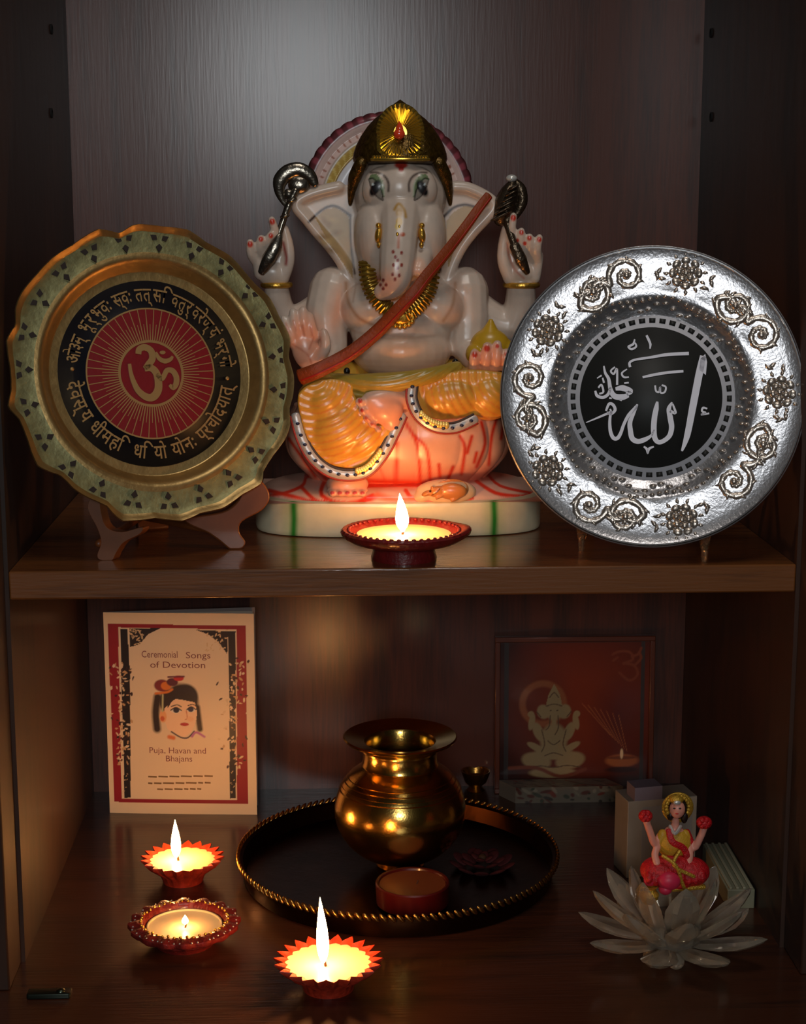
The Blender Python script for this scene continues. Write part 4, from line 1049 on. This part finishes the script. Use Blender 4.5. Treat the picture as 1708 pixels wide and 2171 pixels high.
# raised rear arms
tt(mb,[(715,632,6.6),(660,672,6.6),(612,690,6.4)],[44,42,38]); tt(mb,[(612,690,6.4),(592,655,6.1),(586,612,5.6)],[38,33,27])
tt(mb,[(975,632,6.6),(1040,680,6.6),(1088,692,6.4)],[44,44,40]); tt(mb,[(1088,692,6.4),(1102,650,6.1),(1104,606,5.6)],[42,36,31])
# left rear hand
ee(mb,578,578,5.3,36,30,.75); ee(mb,588,555,5.4,30,42,.6,-.25)
tt(mb,[(598,590,5.2),(611,555,5.0),(611,520,4.9),(603,484,4.8)],[16,14,12,9]); tt(mb,[(552,580,5.1),(545,555,4.7)],[15,12])
for a,b,c_ in (((548,562),(532,540),(530,514)),((560,552),(550,526),(553,505)),((573,545),(566,515),(574,498)),((588,530),(584,496),(576,466))):
    tt(mb,[(*a,4.9),(*b,4.3),(*c_,4.1)],[11,10,8.5],3)
# right rear hand
ee(mb,1105,575,5.3,38,30,.75); ee(mb,1096,555,5.4,30,42,.6,.25)
tt(mb,[(1082,590,5.2),(1067,555,5.0),(1066,520,4.9),(1072,482,4.8)],[17,14,12,9]); tt(mb,[(1134,590,5.1),(1140,560,4.9),(1142,540,4.8)],[12,11,10])
for a,b,c_ in (((1140,556),(1138,528),(1143,504)),((1126,548),(1124,524),(1122,502)),((1112,545),(1104,518),(1105,490)),((1092,528),(1084,494),(1088,458))):
    tt(mb,[(*a,4.9),(*b,4.3),(*c_,4.1)],[11,10.5,8.5],3)
# folded foot on the lap and standing foot
ee(mb,808,864,.3,48,36,.8,-.35); ee(mb,828,888,.5,24,30,.7); tt(mb,[(790,850,.3),(825,845,.7),(872,850,2.0)],[24,28,30])
for k,(x,y) in enumerate(((763,852),(769,871),(778,887),(789,900),(802,911))): ee(mb,x,y,-.2,11-k*.7,10-k*.7,.32)
ee(mb,736,1026,1.1,46,24,1.2); ee(mb,736,1040,.5,45,14,.7)
for k in range(5): ee(mb,704+16*k,1046,-.15,9.5,8,.45)
# head, cheeks, brow, trunk, tusk stubs, lip
ee(mb,848,415,4.9,100,92,3.5); ee(mb,847,480,4.0,95,92,2.9); ee(mb,798,508,3.5,48,88,2.3,.1); ee(mb,897,508,3.5,48,88,2.3,-.1); ee(mb,846,560,3.2,60,50,2.2)
ee(mb,848,400,2.9,60,60,1.6); ee(mb,804,398,2.6,36,44,1.0,-.3); ee(mb,890,398,2.6,36,44,1.0,.3)
tt(mb,[(848,425,3.4),(848,455,2.3),(846,500,1.15),(842,550,.45),(838,588,.25),(828,608,.25),(812,618,.4)],[50,46,40,38,35,29,20])
tt(mb,[(898,530,2.4),(892,560,1.0),(888,572,.5)],[24,20,16])
# ears: thick plates with a rolled rim
EL = [(750,400),(718,396),(682,404),(652,414),(631,427),(630,441),(648,462),(672,492),(700,524),(726,560),(748,606),(760,600),(762,500)]
ER = [(938,402),(962,396),(990,398),(1022,412),(1044,428),(1046,442),(1030,462),(1002,492),(978,524),(960,560),(946,600),(936,596),(934,500)]
for pts in (EL, ER):
    sheet(mb, pts, 4.7, 5.5, 3); tt(mb,[(x,y,4.75) for x,y in pts[1:11]],[13]*10)
me = blend(mb, .085, 12)
co = coords(me); nr = normals(me)
X_, Y_ = sketch(co)
front = (nr[:,1] < .15)
# incised lines of the ears and eyelids pushed a little into the surface
pp = Paint(X_, Y_, (218,197,180)); pp.mask = front.astype(float)
pink = (232,168,138)
pp.ell(850,752,90,40,(250,198,160),0,.9,.8)  # lamp's warm glow on the belly, painted in as a lighter tone
for a in ((648,735,40,75),(1036,765,48,42),(818,875,62,46),(736,1030,52,40)): pp.ell(*a,(240,168,135),0,.5,.75)
pp.ell(715,660,22,60,(226,170,142),.25,.9,.6); pp.ell(968,640,20,50,(226,176,148),0,.9,.5)
pp.ell(820,600,30,30,(232,178,152),0,.8,.7); pp.ell(888,566,16,20,(240,192,165),0,.4,.8)
RN = (205,62,40); DK = (72,50,44)
# creases tinted ochre
pp.line([(733,600),(738,640),(762,675),(800,692)], 6, (176,122,82), 7, .8); pp.line([(965,600),(960,645),(940,680)], 5, (176,122,82), 7, .7); pp.line([(745,700),(800,715),(850,718),(920,712)], 4, (186,140,105), 6, .5)
pp.line([(755,600),(748,640)], 3, (170,120,90), 4, .5)
# ears: ochre inside, dark line
pp.mask = (front & (co[:,1] > 3.6)).astype(float)
pp.poly([(668,462),(690,444),(712,440),(735,455),(742,470),(748,590),(735,570),(700,520)], (188,156,112)); pp.poly([(945,470),(960,450),(985,436),(1015,440),(1010,455),(985,490),(962,530),(950,570)], (188,160,118))
for k in range(9): pp.ell(700+random.uniform(-20,35), 485+random.uniform(-25,60), 14, 7, (205,172,120) if k%2 else (160,125,85), random.uniform(0,3), .8, .6)
pp.line([(655,470),(680,447),(700,437),(718,440),(742,457)], 5.5, DK, 3.5); pp.line([(942,458),(962,440),(985,434),(1005,438)], 5.5, DK, 3.5)
pp.line([(742,457),(744,520),(752,580)], 4.5, (90,70,60), 4); pp.line([(940,458),(944,520),(938,560)], 4.5, (90,70,60), 4)
pp.mask = front.astype(float)
# eyes
for s in (-1, 1):
    m_ = lambda pts: [(845+s*(x-845), y) for x, y in pts]
    pp.line(m_([(786,366),(800,366),(815,374),(823,388),(823,405)]), 5, (96,80,72), 4)
    pp.poly(m_([(781,380),(786,370),(797,369),(810,380),(815,398),(814,418),(806,412),(796,395)]), (118,134,94))
    pp.line(m_([(806,378),(813,392),(814,414)]), 3, (205,205,180), 3)
    pp.poly(m_([(782,382),(790,379),(800,390),(808,408),(810,424),(800,418),(789,404)]), (150,140,128))
    pp.ell(845+s*(795-845), 399, 9.5, 19, (24,20,22), s*.5, .35); pp.ell(845+s*(790-845), 391, 2.2, 3, (210,220,220), 0, .5)
    pp.line(m_([(781,380),(790,378),(801,389),(809,407),(812,424)]), 2.6, (30,24,24), 2); pp.line(m_([(782,383),(789,405),(801,419),(811,425)]), 2.2, (60,40,36), 2)
pp.ell(850,350,14,7,(186,58,44),0,.4); pp.ell(850,357,6,8,(176,48,40),0,.4)
# trunk ornament in gilt and vermilion
pp.line([(836,444),(845,432),(856,444),(860,460)], 6, (196,150,80), 4); pp.ell(846,450,8,12,(214,176,128),0,.5,.8); pp.ell(846,470,7,9,(226,180,90),0,.4); pp.ell(842,480,5,7,(236,200,110),0,.4); pp.ell(853,497,6,5,(196,96,60),0,.5,.8)
pp.line([(845,500),(844,525)], 5, (205,110,80), 4, .8)
for x, y in ((833,534),(851,536),(843,552),(834,562),(851,562),(843,568),(832,582),(846,584),(837,592),(812,594),(806,604),(818,604),(812,612),(838,545)): pp.ell(x, y, 3.3, 4, (150,58,48), 0, .5)
# nails and palm lines
for x, y, r in ((530,518,6),(553,507,5),(574,500,5),(577,470,6),(1143,508,5),(1122,505,5),(1105,493,5),(1088,462,6),(1096,510,4),(1112,516,4),(1006,752,6),(1032,739,6.5),(1054,734,4),(1073,750,4),(763,850,5),(767,870,4),(776,886,3.5),(788,899,3)): pp.ell(x, y, r, r*1.15, RN, 0, .5)
for x in (704,720,736,752,768): pp.ell(x,1045,5,4,(190,60,60),0,.5)
pp.line([(600,515),(607,545),(606,560)], 7, (150,50,44), 5, .8); pp.line([(1075,515),(1078,540),(1090,570),(1110,590)], 4, (200,110,85), 4, .7)
for L_ in ([(612,705),(606,685)],[(628,700),(622,680)],[(645,712),(641,690)],[(662,712),(658,690)],[(770,880),(800,905),(826,920)],[(1018,775),(1018,752)],[(1041,775),(1042,750)],[(1061,775),(1063,752)],[(620,730),(650,750),(660,770)],[(655,740),(665,715)]): pp.line(L_, 3, (205,110,78), 4, .8)
pp.line([(775,888),(805,908),(835,925)], 5, (226,110,80), 5, .6)
setcol(me, pp.c); me.materials.append(marble)
body = link('body', me, t, sharp=0)

# --- crown
mb = MB(); n = 64; prof = [(211,.5),(215,6),(225,20),(238,36),(252,54),(268,69),(290,84),(310,94),(325,99),(337,101),(344,99),(348,90)]
cy0 = 4.7
zc = lambda py: P(848, py, cy0).z
xc = P(848, 300, cy0).x; vs = []
for py, r in prof:
    for j in range(n):
        a = 2*PI*j/n; rr = r/KS*(1+.012*math.sin(a*12)); vs.append(Vector((xc+rr*math.cos(a), cy0+rr*1.02*math.sin(a), zc(py))))
m_ = len(prof); fs = [(i*n+j, i*n+(j+1)%n, (i+1)*n+(j+1)%n, (i+1)*n+j) for i in range(m_-1) for j in range(n)]+[tuple(range(n)), tuple((m_-1)*n+j for j in range(n))]
mb.add(vs, fs)
for s in (-1, 1):
    tt(mb, [(848+s*82,345,2.9),(848+s*96,375,3.4),(848+s*103,405,3.9),(848+s*106,432,4.3)], [14,14,9,4])
crown = lab(obj('crown', mb, dkgilt, t), 'dark antique gold crown')
mb = MB()                                            # sunburst plate on its front
def CRo(u, v, w):                                    # plate frame: u across, v up (sketch units), leaning with the crown
    q_ = P(848+u, 335-v, 1.62+.0+ (v/KS)*.42 + (u/KS)**2*.13); return Vector((q_.x, q_.y-w, q_.z))
out = [(0,4)]
ogive = lambda a: None
def og(q_):                                          # outline: radius by angle around the gem (sketch units)
    a = q_; x, y = math.cos(a), math.sin(a)
    r = 50
    if y < 0: r = min(50/max(abs(x),1e-3), 48/max(-y,1e-3))
    else: r = 1/math.sqrt((x/51)**2+(y/62)**2)
    return r
gc = (0, 54); N_ = 76; vs = [CRo(gc[0], gc[1], .3)]
for k in range(N_):
    a = 2*PI*k/N_; r = min(og(a), 62); hi = (k % 2 == 0)
    vs += [CRo(gc[0]+14*math.cos(a), gc[1]+16*math.sin(a), .32), CRo(gc[0]+r*.86*math.cos(a), gc[1]+r*.86*math.sin(a), .42 if hi else .2), CRo(gc[0]+r*math.cos(a), gc[1]+r*math.sin(a), .25), CRo(gc[0]+r*math.cos(a), gc[1]+r*math.sin(a), -.4)]
fs = []
for k in range(N_):
    i, j = 1+4*k, 1+4*((k+1)%N_); fs.append((0, i, j)); fs += [(i+q_, i+q_+1, j+q_+1, j+q_) for q_ in range(3)]
mb.add(vs, fs)
for k in range(21):
    u = -56+112*k/20; ell(mb, CRo(u, 2, .18), .12, seg=8, rings=6)
tube(mb, [CRo(-60+120*k/12, -3, .12) for k in range(13)], .12, 8)
crp = lab(obj('sunburst_plate', mb, mat('bright_gilt', (246,206,96), rough=.22, metal=.9), crown, sharp=20), 'bright gold sunburst plate')
mb = MB(); ee(mb, 846, 284, 1.55, 12, 11, .3); tube(mb, [CRo(-2,52,.35), CRo(-2,66,.4), CRo(-2,76,.35)], [.33,.22,.05], 12); lab(obj('gem', mb, mat('red_gem', (235,72,40), rough=.15, coat=.8), crown), 'red teardrop gem')
# --- backdrop fan behind the head
mb = MB(); n, m_ = 150, 40; hc = P(822,440,8.6); vs = []
for i in range(m_):
    r = 70+(182-70)*i/(m_-1)
    for j in range(n):
        a = -.12+(PI+.24)*j/(n-1); rr = r+(3.5*abs(math.sin(a*22)) if i == m_-1 else 0)
        vs.append(hc+Vector((rr*.98*math.cos(a)/30.4, .15 if i == m_-1 else -.08*math.sin(i*.55)-.1, rr*1.045*math.sin(a)/30.4)))
fs = [(i*n+j, i*n+j+1, (i+1)*n+j+1, (i+1)*n+j) for i in range(m_-1) for j in range(n-1)]; mb.add(vs, fs)
me = to_mesh('fan', mb, marble); co = coords(me); ux_, uz_ = (co[:,0]-hc.x)*30.4/.98, (co[:,2]-hc.z)*30.4/1.045; rr = np.hypot(ux_, uz_); an = np.arctan2(uz_, ux_)
pp = Paint(rr, an*100, (225,222,226))
pp.put((rr > 122)&(rr < 146), (205,168,84)); pp.put((rr >= 146)&(rr < 175), (228,196,186)); pp.put((rr >= 175), (100,48,52)); pp.put((np.abs(rr-122) < 2)|(np.abs(rr-146) < 1.5), (128,96,46))
pp.put((rr > 175)*(np.sin(an*44) > .2), (150,70,80)); pp.put((rr > 150)&(rr < 164)&(np.sin(an*60) > .75), (170,110,90)); pp.put((rr > 126)&(rr < 142)&(np.sin(an*50+rr*.3) > .55), (232,204,120))
setcol(me, pp.c); fan_ = link('backdrop_fan', me, t, sharp=0)
so = fan_.modifiers.new('thick', 'SOLIDIFY'); so.thickness = .006; so.offset = 0
# --- dhoti
def folds(me, cpx, amp, freq, mask=None):
    co = coords(me); X_, Y_ = sketch(co); d = np.hypot(X_-cpx[0], (Y_-cpx[1])*cpx[2]); w = amp*np.sin(d*freq); co[:,1] -= w*(co[:,1] < 3.2); setco(me, co)
def dh_paint(me):
    co = coords(me); X_, Y_ = sketch(co); p_ = Paint(X_, Y_, (222,164,66)); return p_
mb = MB()
ee(mb,690,850,1.7,58,62,1.9); ee(mb,718,912,1.1,70,76,1.5); ee(mb,768,932,.9,60,50,1.1,.5); tt(mb,[(750,805,4.4),(705,822,3.2),(680,850,2.5)],[42,46,52])
sheet(mb,[(632,835),(637,890),(652,935),(677,970),(706,988),(742,994),(775,988),(802,965),(822,930),(838,896),(800,900),(770,870),(750,835),(740,810),(680,805)],.1,2.6,3)
me = blend(mb, .1, 10); folds(me, (665,800,1.0), .022, .40)
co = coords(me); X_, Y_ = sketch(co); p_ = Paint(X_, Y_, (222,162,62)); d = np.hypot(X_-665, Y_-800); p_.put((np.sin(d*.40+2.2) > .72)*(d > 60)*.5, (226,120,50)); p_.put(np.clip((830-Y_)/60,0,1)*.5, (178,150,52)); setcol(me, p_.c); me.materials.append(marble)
dl = lab(link('dhoti_drape', me, t, sharp=0), 'yellow pleated garment over the hanging leg')
mb = MB()
ee(mb,955,842,1.6,80,48,1.7,.08); ee(mb,1035,838,1.9,58,54,2.0); tt(mb,[(930,800,4.6),(1000,800,4.2),(1050,820,3.2)],[36,44,48])
sheet(mb,[(876,812),(880,850),(896,876),(925,890),(965,888),(1005,882),(1060,884),(1086,856),(1088,800),(1000,784),(930,795)],.5,2.6,3)
me = blend(mb, .1, 10); folds(me, (1090,790,1.0), .022, .38)
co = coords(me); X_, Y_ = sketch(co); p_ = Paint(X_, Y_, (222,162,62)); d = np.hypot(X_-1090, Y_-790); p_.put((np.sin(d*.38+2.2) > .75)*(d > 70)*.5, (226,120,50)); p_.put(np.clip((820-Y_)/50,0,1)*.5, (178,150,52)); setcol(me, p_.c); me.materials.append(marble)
dr = lab(link('dhoti_drape', me, t, sharp=0), 'yellow pleated garment over the folded leg')
# hems: silver ribbons with blue dots and a gilt fan
hem_m = mat('hem_silver', (205,200,196), rough=.35, metal=.35, bump=.2); hem_d = mat('hem_dark', (60,44,34), rough=.5); hem_dot = mat('hem_dots', (34,38,70), rough=.4); hem_g = mat('hem_gold', (236,204,110), rough=.35, metal=.5); hem_r = mat('hem_red', (150,42,22), rough=.5)
def hem(parent, pts, w, yy, gold_rng):
    sm = smooth(pts, 7); n = len(sm)
    def off(i, o):
        a = Vector(sm[max(i-1,0)]); b = Vector(sm[min(i+1,n-1)]); d = (b-a).normalized(); return (sm[i][0]-d.y*o, sm[i][1]+d.x*o)
    yv = lambda i: yy+.9*abs(i/(n-1)-.5)**2*2
    def band(o, r, dy): 
        m_ = MB(); tube(m_, [P(*off(i,o), yv(i)-dy) for i in range(n)], [r/KS]*n, 12, flat=(1,.55), up=Vector((0,1,0))); return m_
    h = obj('hem', band(0, w*.5, 0), hem_m, parent); lab(h, 'silver hem band')
    obj('dark_edge', band(w*.55, 3.0, 0), hem_d, h); obj('red_edge', band(-w*.55, 2.4, .05), hem_r, h)
    m_ = MB()
    for i in range(2, n-1, 3): ell(m_, P(*off(i,w*.02), yv(i)-.2-.06), (.14,.1,.11), seg=8, rings=6)
    lab(obj('dots', m_, hem_dot, h), 'row of dark blue dots')
    m_ = MB()
    for i in range(*gold_rng): ell(m_, P(*off(i,w*.36), yv(i)-.2), (.2,.12,.26), seg=8, rings=6)
    lab(obj('gold_fan', m_, hem_g, h), 'gilded border')
hem(dl, [(626,880),(640,930),(664,972),(700,1000),(742,1008),(780,998),(812,962),(834,920),(852,880)][::-1], 20, -.05, (14, 26))
hem(dr, [(876,806),(872,845),(888,882),(922,905),(965,907),(1008,888)][::-1], 19, -.15, (10, 22))
# waist sash
mb = MB(); tt(mb,[(678,806,1.8),(740,812,.9),(800,812,.5),(860,806,.4),(920,794,.6),(968,778,1.5)],[18,20,22,20,17,13]); tt(mb,[(700,822,1.3),(760,832,.8),(830,822,.6),(880,806,.6)],[16,18,16,10]); ee(mb,790,820,2.0,100,26,1.3)
me = blend(mb, .1, 3); folds(me, (800,600,1.0), .03, .55); setcol(me, np.tile(np.array(lin((176,146,58))), (len(me.vertices),1))); me.materials.append(marble)
sash = lab(link('waist_sash', me, t, sharp=0), 'olive yellow sash across the lap')
for x, y, d_ in ((735,787,2.2),(965,768,2.0)):
    mb = MB(); ee(mb, x, y, d_, 7, 8, .22); lab(obj('sash_bead', mb, mat('black_bead', (14,14,16), rough=.3), t), 'black bead')
# necklace and pendant
mb = MB()
def neck(pts):
    sm = smooth([tuple(P(*p)) for p in pts], 8); n = len(sm); tube(mb, sm, [.42]*n, 14, flat=(1.05,.6), up=Vector((0,1,0)))
    for i in range(0, n-1, 2):
        a, b = Vector(sm[i]), Vector(sm[i+1]); d = (b-a).normalized(); s_ = d.cross(Vector((0,1,0))).normalized()
        tube(mb, [Vector(sm[i])+s_*.5+Vector((0,-.18,0)), Vector(sm[i])+Vector((0,-.36,0)), Vector(sm[i])-s_*.5+Vector((0,-.18,0))], .105, 8)
neck([(778,556,2.4),(780,590,1.9),(792,622,1.7),(815,650,1.4),(842,668,1.2)]); neck([(914,560,2.4),(912,596,1.9),(900,628,1.7),(880,652,1.4),(856,668,1.2)])
nk = lab(obj('necklace', mb, mat('neck_gilt', (176,142,60), rough=.3, metal=.8, bump=.2), t), 'ribbed gold collar')
mb = MB(); ee(mb,850,672,1.15,24,18,.28)
for k in range(15): a = 2*PI*k/15; ee(mb, 850+25*math.cos(a), 674+18*math.sin(a), 1.05, 6, 6, .22, seg=10, rings=8)
pd = obj('pendant', mb, gilt, nk); mb = MB(); ee(mb,848,662,.85,9,6,.16); lab(obj('stone', mb, mat('dark_red_stone', (120,16,14), rough=.25), nk), 'dark red stone')
# bangles
for cx0, r, y_ in ((586,27,5.6),(1105,33,5.6)):
    q0 = P(cx0, 604, y_); mb = MB()
    tube(mb, [q0+Vector(((r+2)/KS*math.cos(2*PI*k/32), (r+2)/KS*math.sin(2*PI*k/32), 0)) for k in range(33)], .2, 10, caps=False); obj('bangle', mb, gilt, t)
# face studs
for s in (-1, 1):
    mb = MB(); x0 = 848+s*42; ee(mb, x0+s*4, 498, 1.0, 8, 17, .4, s*.12); ee(mb, x0+s*4, 478, 1.2, 6, 6, .3); ee(mb, x0+s*3, 519, 1.0, 5, 7, .3); lab(obj('cheek_ornament', mb, gilt, t), 'gold ornament beside the trunk')
mb = MB(); ee(mb,846,446,1.05,7,7,.25); ee(mb,846,464,.85,9,11,.25); ee(mb,846,484,.3,5,9,.28); ee(mb,842,498,-.05,4,6,.2)
lab(obj('trunk_ornament', mb, gilt, t), 'gilt drops on the brow of the trunk')
# bowl of sweets
mb = MB(); ee(mb,1038,735,2.9,44,40,1.1); tt(mb,[(1038,712,2.9),(1040,682,3.0)],[26,7]); ee(mb,1004,750,2.5,18,22,.8); ee(mb,1076,745,2.9,14,26,.8); me = blend(mb, .09, 5); setcol(me, np.tile(np.array(lin((206,160,38))), (len(me.vertices),1))); me.materials.append(marble)
lab(link('heap_of_sweets', me, t, sharp=0), 'yellow heap of sweets held in the lower right hand')
# axe in the left rear hand
mb = MB(); tt(mb,[(553,578,4.15),(570,548,4.0),(585,520,4.0),(592,498,4.1)],[7,15,13,6],flat=(1,.5)); tt(mb,[(590,500,4.3),(602,462,4.4),(614,430,4.4),(626,405,4.4)],[7,7,8,9]); ee(mb,604,458,4.3,11,5,.3,.3); ee(mb,618,425,4.3,13,6,.35,.3)
ax = lab(obj('axe', mb, steel, t), 'silvered axe')
mb = MB(); tt(mb,[(606,438,4.4),(593,410,4.4),(594,384,4.4),(610,366,4.4),(634,360,4.4),(656,372,4.4),(668,392,4.4)],[3,10,16,17,16,14,8],flat=(1,.55)); ee(mb,634,392,4.5,24,20,.35); ee(mb,612,412,4.5,12,12,.3); obj('axe_blade', mb, steel, ax)
# goad in the right rear hand
goad = mat('goad_dark', (96,82,66), rough=.3, metal=.85, bump=.9, bscale=300)
mb = MB(); tt(mb,[(1118,578,4.2),(1104,550,4.0),(1090,520,4.0)],[6,13,11],flat=(1,.6)); tt(mb,[(1090,520,4.1),(1078,480,4.3),(1072,450,4.4)],[8,9,14])
tt(mb,[(1062,462,4.5),(1072,432,4.5),(1082,404,4.5),(1086,388,4.5)],[18,26,20,10]); tt(mb,[(1092,458,4.6),(1106,430,4.6),(1104,402,4.6),(1092,386,4.6)],[8,12,12,8])
for k in range(6): ee(mb,1060+k*5.5,458-k*12,3.7,24-k*2,4,.35,.45)
gd = lab(obj('goad', mb, goad, t), 'dark silvered goad'); mb = MB(); ee(mb,1084,378,4.4,12,8,.35); lab(obj('goad_tip', mb, mat('bright_tip', (235,232,225), rough=.25, metal=.4), gd), 'bright tip')
# mouse plaque
mb = MB(); ee(mb,945,1042,.9,66,27,.9); ee(mb,898,1050,.8,26,14,.7,.3); me = blend(mb, .09, 3); setcol(me, np.tile(np.array(lin((226,190,150))), (len(me.vertices),1))); me.materials.append(marble)
mp = lab(link('mouse_plaque', me, t, sharp=0), 'cream oval relief')
mb = MB(); ee(mb,958,1042,.15,32,18,.42); ee(mb,925,1042,.1,18,11,.36,.35); ee(mb,905,1046,.1,13,6,.25,.35); ee(mb,916,1034,0,4,4,.15); tt(mb,[(984,1048,.2),(990,1036,.4),(980,1022,.7),(955,1018,.5),(930,1024,.4)],[4,4,3,3,2]); tt(mb,[(935,1052,-.1),(925,1057,-.2)],[4,3]); tt(mb,[(968,1056,0),(958,1061,-.1)],[5,4])
me = blend(mb, .07, 2); co = coords(me); X_, Y_ = sketch(co); p_ = Paint(X_, Y_, (196,124,66)); p_.ell(912,1041,2.5,2.5,(40,24,18),0,.4); p_.line([(915,1050),(925,1044),(932,1036)],2,(90,50,30)); setcol(me, p_.c); me.materials.append(marble)
lab(link('mouse', me, mp, sharp=0), 'brown mouse')
# the cloth thread slung over ear and chest: a thing laid over the statue
tape = mat('orange_tape', (146,58,12), rough=.55, bump=.5, bscale=500, var=.15); tape2 = mat('red_stripe', (176,26,10), rough=.55)
path = [(1036,414,3.9),(1016,440,3.4),(980,490,2.6),(940,542,1.0),(905,584,-.4),(878,620,-1.15),(845,655,-.9),(800,702,-.2),(755,740,.0),(715,765,.2),(672,786,-.1),(636,800,.3)]
sm = smooth([tuple(P(*p)) for p in path], 6); n = len(sm)
w = [float(np.interp(i/(n-1), [0,.3,.7,1], [9.5,12,15,17]))/KS for i in range(n)]
mb = MB(); tube(mb, sm, w, 14, flat=(1,.32), up=Vector((0,1,0)))
ob = obj('ribbon', mb, tape, origin=sm[-1]); tag(ob, 'orange-brown ribbon slung diagonally across the statue from ear to knee', 'ribbon')
mb = MB(); tube(mb, [Vector(p)+Vector((.12,-.06-w[i]*.12,-.16)) for i, p in enumerate(sm)], [x*.17 for x in w], 8, up=Vector((0,1,0))); lab(obj('stripe', mb, tape2, ob), 'red woven stripe')
# ------------------------------------------------------------------ light: a room lamp behind the viewer, a ceiling lamp, dim room
def area(name, loc, tgt, size, energy, col):
    l = bpy.data.lights.new(name, 'AREA'); l.shape = 'DISK'; l.size = size*CM; l.energy = energy; l.color = col
    o = bpy.data.objects.new(name, l); COL.objects.link(o); o.location = Vector(loc)*CM
    o.rotation_euler = (Vector(tgt)-Vector(loc)).to_track_quat('-Z', 'Y').to_euler(); return o
area('room_lamp', (-5,-200,48), (0,20,15), 36, 7.2, (.93,.98,1))
area('ceiling_lamp', (14,-78,150), (2,5,12), 50, 4.6, (1,.93,.85))
w = bpy.data.worlds.new('room'); sc.world = w; w.use_nodes = True
w.node_tree.nodes['Background'].inputs[0].default_value = (.9,.75,.6,1); w.node_tree.nodes['Background'].inputs[1].default_value = .006
